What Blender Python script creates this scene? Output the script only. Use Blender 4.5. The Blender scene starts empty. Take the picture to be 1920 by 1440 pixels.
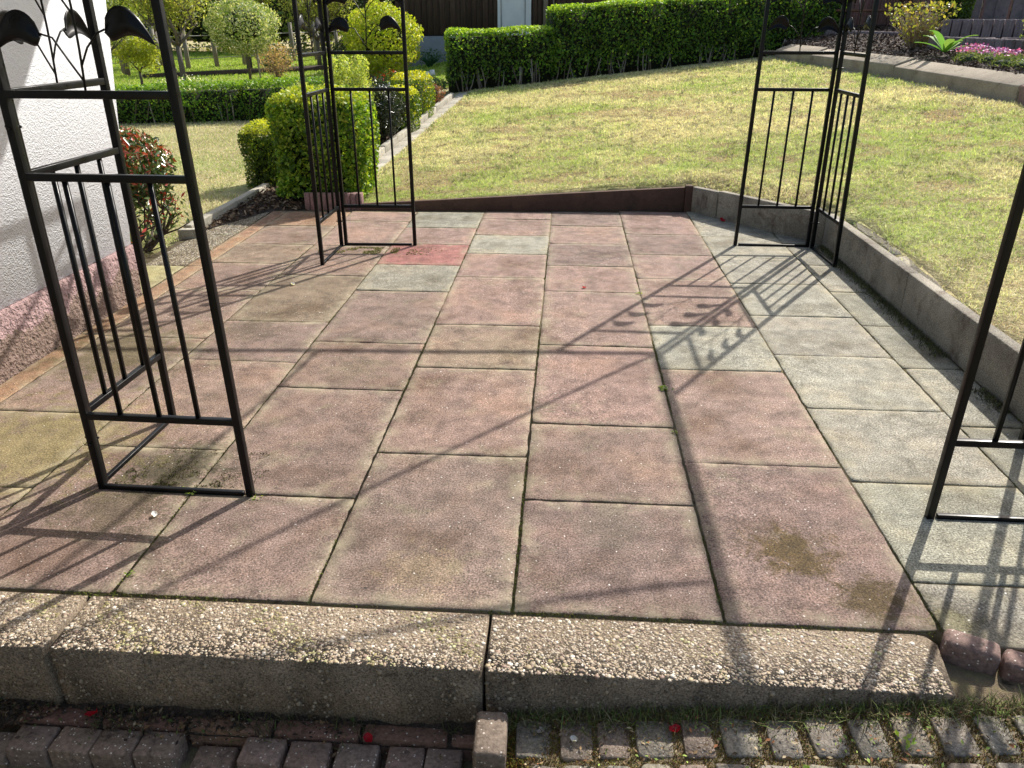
import bpy, math, random
import numpy as np
from mathutils import Vector, Matrix
R = math.radians
SC = bpy.context.scene
COL = SC.collection
rng = np.random.RandomState(7)
random.seed(7)

# ---------------------------------------------------------------- camera
cd = bpy.data.cameras.new('camera'); cam = bpy.data.objects.new('camera', cd); COL.objects.link(cam)
cd.sensor_width = 36.0; cd.lens = 36.0 * 1457 / 1920; cd.clip_start = 0.05; cd.clip_end = 600
cam.location = (0, 0, 1.30)
cam.rotation_euler = (R(90 - 24.96), 0, R(3.9))
SC.camera = cam
# ---------------------------------------------------------------- world + sun
SUN_AZ, SUN_EL = 31.5, 42.3          # azimuth clockwise from +Y
w = bpy.data.worlds.new('World'); SC.world = w; w.use_nodes = True
nt = w.node_tree; nt.nodes.clear()
sky = nt.nodes.new('ShaderNodeTexSky'); sky.sky_type = 'NISHITA'; sky.sun_disc = False
sky.sun_elevation = R(SUN_EL); sky.sun_rotation = R(SUN_AZ); sky.air_density = 1.3; sky.dust_density = 3.0
bg = nt.nodes.new('ShaderNodeBackground'); bg.inputs[1].default_value = 0.125
wo = nt.nodes.new('ShaderNodeOutputWorld')
nt.links.new(sky.outputs[0], bg.inputs[0]); nt.links.new(bg.outputs[0], wo.inputs[0])
sl = bpy.data.lights.new('sun', 'SUN'); sl.energy = 4.9; sl.angle = R(0.53); sl.color = (1.0, 0.95, 0.87)
so = bpy.data.objects.new('sun', sl); COL.objects.link(so)
sd = Vector((math.sin(R(SUN_AZ)) * math.cos(R(SUN_EL)), math.cos(R(SUN_AZ)) * math.cos(R(SUN_EL)), math.sin(R(SUN_EL))))
so.rotation_euler = sd.to_track_quat('Z', 'Y').to_euler()
so.location = (10, 16, 18)
SC.view_settings.view_transform = 'Standard'; SC.view_settings.look = 'None'
SC.view_settings.exposure = 0.56; SC.view_settings.gamma = 1.0

# ---------------------------------------------------------------- helpers
def tag(o, label=None, cat=None, group=None, kind=None):
    if label: o['label'] = label
    if cat: o['category'] = cat
    if group: o['group'] = group
    if kind: o['kind'] = kind
    return o
def empty(name, loc=(0, 0, 0), rz=0, parent=None):
    o = bpy.data.objects.new(name, None); COL.objects.link(o)
    o.location = loc; o.rotation_euler = (0, 0, rz); o.empty_display_size = .1
    if parent: o.parent = parent
    return o
class MB:
    """collects numpy vertex blocks and faces, with colour and value attributes"""
    def __init__(s): s.v = []; s.f = []; s.m = []; s.c = []; s.e = []; s.n = 0
    def add(s, v, f, mat=0, col=(1, 1, 1), e=0.0):
        v = np.asarray(v, float).reshape(-1, 3); b = s.n
        s.v.append(v); s.n += len(v)
        if isinstance(f, np.ndarray): s.f.append(f + b)
        else: s.f.append([[i + b for i in q] for q in f])
        s.m.append(np.full(len(f), mat))
        c = np.asarray(col, float)
        s.c.append(np.tile(c[:3], (len(v), 1)) if c.ndim == 1 else c)
        s.e.append(np.full(len(v), e) if np.isscalar(e) else np.asarray(e, float))
        return b
    def box(s, c, d, rz=0, tilt=0, mat=0, col=(1, 1, 1), taper=1.0):
        x, y, z = [q / 2 for q in d]
        v = np.array([(-x, -y, -z), (x, -y, -z), (x, y, -z), (-x, y, -z), (-x * taper, -y * taper, z), (x * taper, -y * taper, z), (x * taper, y * taper, z), (-x * taper, y * taper, z)])
        if tilt: 
            M = np.array([[1, 0, 0], [0, math.cos(tilt), -math.sin(tilt)], [0, math.sin(tilt), math.cos(tilt)]]); v = v @ M.T
        if rz:
            M = np.array([[math.cos(rz), -math.sin(rz), 0], [math.sin(rz), math.cos(rz), 0], [0, 0, 1]]); v = v @ M.T
        s.add(v + np.array(c), [(0, 3, 2, 1), (4, 5, 6, 7), (0, 1, 5, 4), (1, 2, 6, 5), (2, 3, 7, 6), (3, 0, 4, 7)], mat, col)
    def prism(s, pts, z0, z1, mat=0, col=(1, 1, 1)):
        n = len(pts); zs0 = z0 if hasattr(z0, '__len__') else [z0] * n; zs1 = z1 if hasattr(z1, '__len__') else [z1] * n
        v = [(p[0], p[1], zs0[i]) for i, p in enumerate(pts)] + [(p[0], p[1], zs1[i]) for i, p in enumerate(pts)]
        f = [list(range(n))[::-1], list(range(n, 2 * n))] + [(i, (i + 1) % n, n + (i + 1) % n, n + i) for i in range(n)]
        s.add(v, f, mat, col)
    def tube(s, pts, rad, seg=6, mat=0, col=(1, 1, 1), square=False):
        P = [Vector(p) for p in pts]; n = len(P)
        rs = rad if hasattr(rad, '__len__') else [rad] * n
        if square: seg = 4
        v = []; up = None
        for i, p in enumerate(P):
            t = (P[min(i + 1, n - 1)] - P[max(i - 1, 0)]).normalized()
            if up is None:
                up = Vector((0, 0, 1)) if abs(t.z) < .9 else Vector((0, 1, 0))
            a = t.cross(up)
            if a.length < 1e-4: a = t.cross(Vector((1, 0, 0)))
            a.normalize(); b = t.cross(a).normalized(); up = -b if abs(t.z) < .9 else up
            for k in range(seg):
                an = 2 * math.pi * k / seg + (math.pi / 4 if square else 0)
                rr = rs[i] * (1.4142 if square else 1)
                v.append(p + a * math.cos(an) * rr + b * math.sin(an) * rr)
        f = [(i * seg + k, i * seg + (k + 1) % seg, (i + 1) * seg + (k + 1) % seg, (i + 1) * seg + k) for i in range(n - 1) for k in range(seg)]
        f += [list(range(seg))[::-1], [(n - 1) * seg + k for k in range(seg)]]
        s.add([tuple(q) for q in v], f, mat, col)
    def build(s, name, mats, parent=None, smooth=False, loc=None, bevel=0, solid=0):
        me = bpy.data.meshes.new(name)
        V = np.concatenate(s.v); F = []; tot = []
        for blk in s.f:
            if isinstance(blk, np.ndarray):
                F.append(blk.ravel()); tot.append(np.full(len(blk), blk.shape[1]))
            else:
                F.append(np.array([i for q in blk for i in q])); tot.append(np.array([len(q) for q in blk]))
        F = np.concatenate(F).astype(np.int32); tot = np.concatenate(tot).astype(np.int32)
        if loc is not None: V = V - np.array(loc)
        me.vertices.add(len(V)); me.vertices.foreach_set('co', V.astype(np.float32).ravel())
        me.loops.add(len(F)); me.loops.foreach_set('vertex_index', F)
        me.polygons.add(len(tot)); st = np.zeros(len(tot), np.int32); st[1:] = np.cumsum(tot)[:-1]
        me.polygons.foreach_set('loop_start', st); me.polygons.foreach_set('loop_total', tot)
        me.polygons.foreach_set('material_index', np.concatenate(s.m).astype(np.int32))
        if smooth: me.polygons.foreach_set('use_smooth', np.ones(len(tot), bool))
        c = np.concatenate(s.c); c4 = np.ones((len(c), 4)); c4[:, :3] = c
        me.attributes.new('tint', 'FLOAT_COLOR', 'POINT').data.foreach_set('color', c4.astype(np.float32).ravel())
        me.attributes.new('edge', 'FLOAT', 'POINT').data.foreach_set('value', np.concatenate(s.e).astype(np.float32))
        me.update(calc_edges=True); me.validate()
        for m_ in (mats if isinstance(mats, (list, tuple)) else [mats]): me.materials.append(m_)
        o = bpy.data.objects.new(name, me); COL.objects.link(o)
        if loc is not None: o.location = loc
        if parent: o.parent = parent
        if bevel:
            b = o.modifiers.new('bevel', 'BEVEL'); b.width = bevel; b.segments = 2; b.limit_method = 'ANGLE'; b.angle_limit = R(40)
        return o
def copy_tree(o, parent=None):
    c = o.copy(); COL.objects.link(c)
    if parent is not None: c.parent = parent
    for ch in [q for q in bpy.data.objects if q.parent == o]: copy_tree(ch, c)
    return c

# ---------------------------------------------------------------- materials
class NT:
    def __init__(s, name):
        s.m = bpy.data.materials.new(name); s.m.use_nodes = True; s.t = s.m.node_tree
        s.b = s.t.nodes['Principled BSDF']; s.out = s.t.nodes['Material Output']
    def n(s, ty, **k):
        q = s.t.nodes.new(ty)
        for a, v in k.items():
            if a.startswith('i_'):
                key = a[2:]; key = int(key) if key.isdigit() else key.replace('_', ' ')
                q.inputs[key].default_value = v
            else: setattr(q, a, v)
        return q
    def l(s, a, b): s.t.links.new(a, b)
    def co(s): return s.n('ShaderNodeTexCoord').outputs['Object']
    def geo(s): return s.n('ShaderNodeNewGeometry').outputs['Position']
    def noise(s, scale, detail=3, rough=.55, vec=None, dist=0):
        q = s.n('ShaderNodeTexNoise'); q.inputs['Scale'].default_value = scale; q.inputs['Detail'].default_value = detail
        q.inputs['Roughness'].default_value = rough; q.inputs['Distortion'].default_value = dist
        s.l(vec if vec is not None else s.geo(), q.inputs['Vector']); return q.outputs['Fac']
    def ramp(s, fac, *st):
        q = s.n('ShaderNodeValToRGB'); r = q.color_ramp
        while len(r.elements) < len(st): r.elements.new(.5)
        for e, (p, c) in zip(r.elements, st):
            e.position = p; e.color = (c, c, c, 1) if not hasattr(c, '__len__') else (*c, 1)
        s.l(fac, q.inputs[0]); return q.outputs[0]
    def mix(s, a, b, fac, mode='MIX'):
        q = s.n('ShaderNodeMix', data_type='RGBA', blend_type=mode)
        for inp, v in ((q.inputs[0], fac), (q.inputs[6], a), (q.inputs[7], b)):
            if hasattr(v, 'is_linked'): s.l(v, inp)
            elif hasattr(v, '__len__'): inp.default_value = (*v, 1)
            else: inp.default_value = v if inp.type == 'VALUE' else (v, v, v, 1)
        return q.outputs[2]
    def attr(s, name, out='Color'): return s.n('ShaderNodeAttribute', attribute_name=name).outputs[out]
    def bump(s, h, st=.4, d=.005, chain=None):
        q = s.n('ShaderNodeBump'); q.inputs['Strength'].default_value = st; q.inputs['Distance'].default_value = d
        s.l(h, q.inputs['Height'])
        if chain is not None: s.l(chain, q.inputs['Normal'])
        return q.outputs[0]
    def done(s, col=None, rough=.8, nrm=None, spec=.3):
        if col is not None:
            if hasattr(col, 'is_linked'): s.l(col, s.b.inputs['Base Color'])
            else: s.b.inputs['Base Color'].default_value = (*col, 1)
        if hasattr(rough, 'is_linked'): s.l(rough, s.b.inputs['Roughness'])
        else: s.b.inputs['Roughness'].default_value = rough
        s.b.inputs['Specular IOR Level'].default_value = spec
        if nrm is not None: s.l(nrm, s.b.inputs['Normal'])
        return s.m

def mat_slab():
    t = NT('paving_concrete')
    tint = t.attr('tint'); e = t.attr('edge', 'Fac')
    big = t.noise(2.6, 4, .6); mid = t.noise(16, 5, .65); fine = t.noise(190, 3, .75); dirt = t.noise(6, 6, .7, dist=.4)
    c = t.mix(tint, t.ramp(big, (.32, (.62, .56, .48)), (.5, (1, 1, 1)), (.68, (1.14, 1.06, .96))), .9, 'MULTIPLY')
    c = t.mix(c, t.ramp(t.noise(7.5, 6, .75, dist=.6), (.36, .62), (.52, 1.0), (.66, 1.14)), .8, 'MULTIPLY')
    c = t.mix(c, (.27, .25, .15), t.ramp(dirt, (.56, 0.), (.75, .5)))                       # algae bloom
    c = t.mix(c, (.10, .085, .05), t.ramp(t.noise(3.3, 5, .65, dist=.3), (.60, 0.), (.78, .65)))      # dark moss stain
    stn = t.ramp(t.noise(15, 8, .8, dist=.5), (.30, 0.), (.70, 1.1))
    for (sx, sy, sr, scol, am) in ((.64, 1.76, .20, (.085, .055, .018), .92), (.80, 1.58, .17, (.075, .05, .018), .9), (-1.22, 2.06, .34, (.055, .048, .025), .85), (-1.3, 1.85, .3, (.08, .065, .035), .6), (-1.9, 3.0, .55, (.10, .085, .035), .7), (-1.75, 2.2, .6, (.24, .20, .08), .6), (-1.45, 3.3, .3, (.09, .07, .04), .5), (.95, 1.52, .1, (.1, .09, .03), .6), (-.35, 1.62, .2, (.34, .26, .14), .3), (-.3, 3.1, .4, (.34, .27, .17), .35), (.15, 1.86, .2, (.14, .12, .09), .45), (-.85, 2.9, .25, (.16, .13, .08), .4)):
        q = t.n('ShaderNodeVectorMath', operation='DISTANCE'); t.l(t.geo(), q.inputs[0]); q.inputs[1].default_value = (sx, sy, 0)
        a_ = t.n('ShaderNodeMath', operation='MULTIPLY_ADD'); t.l(q.outputs['Value'], a_.inputs[0]); a_.inputs[1].default_value = -1 / sr; a_.inputs[2].default_value = .72
        b_ = t.n('ShaderNodeMath', operation='ADD'); t.l(a_.outputs[0], b_.inputs[0]); t.l(stn, b_.inputs[1])
        c = t.mix(c, scol, t.ramp(b_.outputs[0], (.62, 0.), (1.0, am)))
    c = t.mix(c, t.ramp(mid, (.3, .66), (.7, 1.14)), 1, 'MULTIPLY')
    c = t.mix(c, t.ramp(fine, (.33, .26), (.5, .86), (.66, 1.72)), 1, 'MULTIPLY')
    ew = t.n('ShaderNodeMath', operation='MULTIPLY'); t.l(e, ew.inputs[0]); t.l(t.ramp(t.noise(9, 6, .75), (.42, 0.0), (.66, .8)), ew.inputs[1])
    c = t.mix(c, (.34, .30, .20), ew.outputs[0])
    c = t.mix(c, (.72, .70, .64), t.ramp(t.noise(95, 1, .5), (.74, 0.), (.78, .8)))          # pale grit
    c = t.mix(c, (.035, .03, .025), t.ramp(t.noise(70, 1, .5), (.245, .8), (.27, 0.)))       # dark pits
    nr = t.bump(fine, .4, .0025); nr = t.bump(mid, .12, .004, nr)
    return t.done(c, .88, nr, .25)
def mat_joint():
    t = NT('joint_soil')
    c = t.ramp(t.noise(30, 6, .7), (.3, (.05, .04, .026)), (.44, (.16, .125, .085)), (.6, (.19, .16, .085)), (.8, (.27, .23, .15)))
    return t.done(c, 1, t.bump(t.noise(300, 3), .8, .006), .1)
def mat_pebble(name='pebble_concrete', sc=95, pal=None):
    t = NT(name)
    v = t.n('ShaderNodeTexVoronoi'); v.inputs['Scale'].default_value = sc; t.l(t.geo(), v.inputs['Vector'])
    hs = t.n('ShaderNodeSeparateColor'); t.l(v.outputs['Color'], hs.inputs[0])
    c = t.ramp(hs.outputs[0], (.0, (.14, .115, .085)), (.35, (.25, .20, .14)), (.6, (.36, .30, .20)), (.85, (.48, .43, .33)), (1., (.68, .64, .56)))
    c = t.mix(c, (.06, .05, .035), t.ramp(v.outputs['Distance'], (.40, 0.), (.62, .85)))
    c = t.mix(c, t.ramp(t.noise(5, 4), (.3, (.62, .56, .45)), (.6, (1, 1, 1))), .8, 'MULTIPLY')
    c = t.mix(c, (.16, .19, .07), t.ramp(t.noise(7, 5, .7), (.55, 0.), (.75, .45)))
    inv = t.ramp(v.outputs['Distance'], (.0, 1.), (.6, 0.))
    return t.done(c, .8, t.bump(inv, .9, .006), .3)
def mat_concrete(name, a, b, stain=(.07, .05, .035), scale=4.0, speck=.35, rough=.9, stainamt=.7):
    t = NT(name)
    c = t.mix(a, b, t.ramp(t.noise(scale, 5, .65), (.35, 0.), (.65, 1.)))
    c = t.mix(c, stain, t.ramp(t.noise(scale * 1.7, 7, .75, dist=.5), (.52, 0.), (.72, stainamt)))
    fine = t.noise(210, 3, .7)
    c = t.mix(c, t.ramp(fine, (.35, 1 - speck), (.62, 1 + speck)), 1, 'MULTIPLY')
    return t.done(c, rough, t.bump(t.noise(90, 4, .7), .5, .006), .25)
def mat_render():
    t = NT('white_roughcast')
    n1 = t.noise(60, 3, .6); n2 = t.noise(150, 2, .6)
    c = t.mix((.66, .68, .72), (.58, .60, .64), t.ramp(t.noise(2.2, 5, .7), (.45, 0.), (.75, .6)))
    return t.done(c, .9, t.bump(n2, .9, .005, t.bump(n1, .6, .007)), .2)
def mat_plinth():
    t = NT('pink_roughcast')
    n1 = t.noise(45, 3, .6)
    c = t.mix((.37, .25, .245), (.25, .17, .165), t.ramp(t.noise(14, 4, .7), (.4, 0.), (.65, 1.)))
    c = t.mix(c, (.20, .14, .11), t.ramp(t.noise(5, 5, .7), (.58, 0.), (.75, .7)))
    c = t.mix(c, (.08, .05, .04), t.ramp(n1, (.30, .7), (.42, 0.)))
    sp = t.n('ShaderNodeSeparateXYZ'); t.l(t.geo(), sp.inputs[0]); ad = t.n('ShaderNodeMath', operation='MULTIPLY_ADD'); t.l(t.noise(9, 5, .7), ad.inputs[0]); ad.inputs[1].default_value = -.30; t.l(sp.outputs['Z'], ad.inputs[2])
    c = t.mix(c, (.13, .10, .06), t.ramp(ad.outputs[0], (-.04, .6), (.0, .0)))
    return t.done(c, .9, t.bump(n1, 1., .03), .2)
def mat_metal():
    t = NT('black_painted_steel')
    c = t.mix((.003, .0034, .0045), (.018, .018, .018), t.ramp(t.noise(90, 4, .7), (.64, 0.), (.74, .6)))
    return t.done(c, t.ramp(t.noise(30, 3), (.3, .24), (.7, .5)), t.bump(t.noise(50, 3), .12, .002), .22)
def mat_leaf(name, trans=.45, rough=.45, spec=.35, tt=(1.35, 1.25, .5)):
    t = NT(name)
    c = t.attr('tint')
    t.done(c, rough, None, spec)
    tr = t.n('ShaderNodeBsdfTranslucent'); mx = t.n('ShaderNodeMixShader'); mx.inputs[0].default_value = trans
    tc = t.mix(c, tt, 1.0, 'MULTIPLY')
    t.l(tc, tr.inputs[0]); t.l(t.b.outputs[0], mx.inputs[1]); t.l(tr.outputs[0], mx.inputs[2]); t.l(mx.outputs[0], t.out.inputs[0])
    return t.m
def mat_plain_attr(name, rough=.8, bs=0, bscale=80):
    t = NT(name); c = t.attr('tint')
    c = t.mix(c, t.ramp(t.noise(bscale, 4, .7), (.3, .65), (.7, 1.3)), 1, 'MULTIPLY')
    return t.done(c, rough, t.bump(t.noise(bscale, 3), .5, .006) if bs else None, .3)
def mat_ground():
    t = NT('lawn_soil')
    a = t.ramp(t.noise(1.1, 5, .65), (.3, (.30, .23, .13)), (.5, (.44, .38, .21)), (.7, (.34, .37, .14)))
    a = t.mix(a, t.ramp(t.noise(60, 4, .7), (.3, .5), (.7, 1.4)), 1, 'MULTIPLY')
    return t.done(a, 1, t.bump(t.noise(45, 4, .7), .8, .03), .1)
def mat_wood(name, a, b, scale=(30, 30, 2)):
    t = NT(name)
    mp = t.n('ShaderNodeMapping'); mp.inputs['Scale'].default_value = scale; t.l(t.geo(), mp.inputs[0])
    g_ = t.noise(1.0, 5, .7, vec=mp.outputs[0])
    c = t.mix(a, b, t.ramp(g_, (.35, 0.), (.65, 1.)))
    c = t.mix(c, t.attr('tint'), 1, 'MULTIPLY')
    return t.done(c, .75, t.bump(g_, .3, .004), .25)
def mat_paver():
    t = NT('grey_paver')
    c = t.mix(t.attr('tint'), t.ramp(t.noise(120, 4, .75), (.35, .55), (.65, 1.45)), 1, 'MULTIPLY')
    c = t.mix(c, (.7, .68, .62), t.ramp(t.noise(230, 1, .5), (.72, 0.), (.76, .8)))
    c = t.mix(c, (.05, .045, .03), t.ramp(t.noise(14, 6, .7), (.56, 0.), (.72, .6)))
    return t.done(c, .85, t.bump(t.noise(180, 3), .5, .004), .3)

M_SLAB = mat_slab(); M_JOINT = mat_joint(); M_PEB = mat_pebble(); M_METAL = mat_metal()
M_STEP = mat_concrete('step_concrete', (.20, .155, .11), (.12, .093, .066), (.04, .032, .022), 6, .6, stainamt=.9)
M_WALL = mat_concrete('edging_concrete', (.29, .262, .21), (.17, .15, .12), (.07, .042, .028), 3.6, .55, stainamt=.9)
M_PALE = mat_concrete('pale_concrete', (.42, .39, .32), (.30, .275, .22), (.10, .09, .06), 5, .35)
M_KERB = mat_concrete('sandstone_kerb', (.33, .28, .21), (.23, .19, .14), (.11, .085, .055), 4, .4)
M_REDK = mat_concrete('red_sandstone', (.27, .17, .14), (.20, .13, .11), (.08, .06, .05), 6, .35)
M_BOARD = mat_concrete('brown_board', (.105, .06, .043), (.07, .042, .032), (.03, .025, .02), 5, .25)
M_PALIS = mat_concrete('purple_grey_palisade', (.25, .20, .205), (.17, .14, .145), (.06, .05, .05), 6, .3)
M_PALRED = mat_concrete('red_palisade', (.27, .15, .135), (.18, .11, .10), (.08, .06, .05), 9, .5)
M_RENDER = mat_render(); M_PLINTH = mat_plinth()
M_LEAF = mat_leaf('leaf'); M_GLOSS = mat_leaf('glossy_leaf', .2, .25, .55); M_GRASS = mat_leaf('grass_blade', .42, .6, .2, (1.1, 1.06, .78))
M_PETAL = mat_leaf('petal', .35, .5, .3)
M_BARK = mat_plain_attr('bark', .9, 1, 60); M_CHIP = mat_plain_attr('bark_chip', .9, 0, 90)
M_MOSS = mat_plain_attr('moss', 1.0, 0, 200); M_STONE = mat_plain_attr('pebble', .55, 0, 300)
M_GROUND = mat_ground(); M_PAVER = mat_paver(); M_BRICK = mat_paver()
def mat_brick():
    t = NT('flecked_brick')
    c = t.mix(t.attr('tint'), t.ramp(t.noise(90, 4, .75), (.35, .65), (.65, 1.35)), 1, 'MULTIPLY')
    v = t.n('ShaderNodeTexVoronoi'); v.inputs['Scale'].default_value = 150; t.l(t.geo(), v.inputs['Vector'])
    hs = t.n('ShaderNodeSeparateColor'); t.l(v.outputs['Color'], hs.inputs[0])
    on = t.n('ShaderNodeMath', operation='GREATER_THAN'); t.l(hs.outputs[0], on.inputs[0]); on.inputs[1].default_value = .83
    mu = t.n('ShaderNodeMath', operation='MULTIPLY'); t.l(on.outputs[0], mu.inputs[0]); t.l(t.ramp(v.outputs['Distance'], (.22, 1.), (.34, 0.)), mu.inputs[1])
    c = t.mix(c, (.62, .57, .50), mu.outputs[0])
    c = t.mix(c, (.035, .028, .02), t.ramp(t.noise(22, 6, .75), (.55, 0.), (.68, .75)))
    return t.done(c, .85, t.bump(t.noise(160, 3), .5, .003), .3)
M_BRICK = mat_brick()
M_SHED = mat_wood('dark_shed_planks', (.085, .058, .048), (.05, .034, .029)); M_WHITE = mat_concrete('white_door_paint', (.66, .70, .74), (.60, .64, .69), (.45, .48, .5), 3, .04, .5, .3)
M_FOUND = mat_concrete('grey_foundation', (.27, .29, .31), (.20, .215, .23), (.12, .13, .14), 2, .1)
M_TIMBER = mat_wood('weathered_timber', (.26, .24, .20), (.15, .135, .11)); M_BENCH = mat_wood('brown_bench_wood', (.14, .075, .05), (.08, .045, .03))
M_WIRE = NT('fence_wire').done((.25, .25, .24), .5, None, .5)
M_ROOF = mat_concrete('eaves_render', (.55, .55, .55), (.5, .5, .5), (.4, .4, .4), 3, .1)
M_SOIL = mat_concrete('bed_soil', (.045, .032, .024), (.03, .022, .016), (.015, .011, .008), 8, .5)

# ---------------------------------------------------------------- terrain height
def sstep(t): t = np.clip(t, 0, 1); return t * t * (3 - 2 * t)
def T(x, y):
    x = np.asarray(x, float); y = np.asarray(y, float); yy = np.minimum(y, 27)
    L = .02 + .09 * (np.clip(x, -8, 4.4) + 1.2) + .05 * (np.minimum(yy, 19) - 6)
    fy = np.interp(x, [-1.56, .93, 1.15, 1.72], [5.92, 6.03, 5.83, 5.08])
    dist = np.where(x < 1.72, np.maximum(0, y - fy), np.hypot(np.maximum(0, x - 1.72), np.maximum(0, y - 5.1)))
    L = np.minimum(L, np.interp(x, [-1.56, .93, 1.7], [.03, .170, .186]) + .25 * dist)
    zl = .02 * (yy - 6)
    xa = -2.6 - np.maximum(0, yy - 12) * .5
    return zl + (L - zl) * sstep((x - xa) / (-1.6 - xa))
def low(x): return -.135 + .108 * (np.clip(x, -.25, 1.3) + .17)
KY0, KY1 = 8.0, 13.4
def kerb_x(y): return np.interp(y, [6.0, 8.03, 8.44, 10.25, 12.45, 13.4], [4.24, 4.17, 4.07, 3.84, 3.34, 3.16])

# ground sheet reaching the horizon
def make_ground():
    xs = np.unique(np.concatenate([np.linspace(-220, -14, 14), np.arange(-14, -3, .5), np.arange(-3, 5.01, .1), np.arange(5, 14, .5), np.linspace(14, 220, 14)]).round(3))
    ys = np.unique(np.concatenate([np.linspace(-60, -1, 8), np.arange(-1, 7.01, .1), np.arange(7, 28, .5), np.linspace(28, 320, 14)]).round(3))
    X, Y = np.meshgrid(xs, ys)
    Z = T(X, Y)
    ln = np.interp(X, [-2.6, -2.2, -1.56, .93, 1.15, 1.72, 1.76], [4.0, 5.72, 5.92, 6.05, 5.83, 5.1, 1.0])
    pit = (X > -2.45) & (X < 1.76) & (Y < ln) | (Y < 1.35) | (Y < 3.6) & (X < -2.2)
    Z = np.where(pit, -.34, Z)
    # bumps on the lawn
    Z = Z + np.where(pit, 0, .008 * np.sin(X * 3.1 + Y * 1.7) * np.sin(Y * 2.3 - X))
    n, m = X.shape
    idx = np.arange(n * m).reshape(n, m)
    F = np.stack([idx[:-1, :-1], idx[:-1, 1:], idx[1:, 1:], idx[1:, :-1]], -1).reshape(-1, 4)
    b = MB(); b.add(np.stack([X, Y, Z], -1).reshape(-1, 3), F)
    return tag(b.build('ground', M_GROUND, smooth=True), kind='structure')
make_ground()

# ---------------------------------------------------------------- patio
PINK = (.285, .196, .160); BROWN = (.245, .175, .138); GREY = (.315, .298, .240); GREYD = (.262, .248, .198); RED = (.31, .135, .118); OCH = (.225, .170, .122); MAU = (.225, .160, .134); ORG = (.29, .178, .112)
def jit(c, a=.06): 
    k = 1 + random.uniform(-a, a); return tuple(q * k * (1 + random.uniform(-a, a) * .4) for q in c)
def slab(b, x0, x1, y0, y1, col, gap=.008, mat=0, z=None, th=.05, gx=None):
    z = random.uniform(-.001, .0012) if z is None else z
    sl = (random.uniform(-.0011, .0011), random.uniform(-.0011, .0011))
    g = gap / 2; h_ = (gap if gx is None else gx) / 2; x0 += h_; x1 -= h_; y0 += g; y1 -= g
    nx = max(2, int((x1 - x0) / .03)); ny = max(2, int((y1 - y0) / .03))
    base = [(x0 + (x1 - x0) * i / nx, y0, 0, -1) for i in range(nx)] + [(x1, y0 + (y1 - y0) * i / ny, 1, 0) for i in range(ny)] + \
           [(x1 - (x1 - x0) * i / nx, y1, 0, 1) for i in range(nx)] + [(x0, y1 - (y1 - y0) * i / ny, -1, 0) for i in range(ny)]
    n = len(base); cx, cy = (x0 + x1) / 2, (y0 + y1) / 2; hx, hy = (x1 - x0) / 2, (y1 - y0) / 2
    chip = [random.choice([0, 0, 0, 0, 0, .002, .005]) for _ in range(4)]; ci = {0: 0, nx: 1, nx + ny: 2, 2 * nx + ny: 3}
    def ring(ins, dz, wob):
        o = []
        for k_, (px, py, nx_, ny_) in enumerate(base):
            qx = cx + (px - cx) * (hx - ins) / hx; qy = cy + (py - cy) * (hy - ins) / hy
            if k_ in ci: qx -= math.copysign(chip[ci[k_]], px - cx); qy -= math.copysign(chip[ci[k_]], py - cy)
            o.append((qx + random.gauss(0, wob), qy + random.gauss(0, wob), z + dz + sl[0] * (qx - cx) / hx + sl[1] * (qy - cy) / hy))
        return o
    def ring_old(ins, dz, wob):
        o = []
        for (px, py, nx_, ny_) in base:
            qx = cx + (px - cx) * (hx - ins) / hx; qy = cy + (py - cy) * (hy - ins) / hy
            o.append((qx + random.gauss(0, wob), qy + random.gauss(0, wob), z + dz + sl[0] * (qx - cx) / hx + sl[1] * (qy - cy) / hy))
        # soften corners
        return o
    im = min(1, min(hx, hy) / .09); rings = [ring(0, -th, 0), ring(0.0, -.0025, .0011), ring(.0022, 0, .0013), ring(.022 * im, .0003, .003 * im), ring(.06 * im, .0003, .006 * im)]
    V = [p for r in rings for p in r]; F = []
    for k in range(len(rings) - 1):
        for i in range(n):
            j = (i + 1) % n; F.append((k * n + i, k * n + j, (k + 1) * n + j, (k + 1) * n + i))
    F.append([4 * n + i for i in range(n)])
    e = np.concatenate([np.full(n, 1.0), np.full(n, 1.0), np.full(n, .95), np.full(n, .6), np.zeros(n)])
    b.add(V, F, mat, col, e)
pb = MB()
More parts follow.
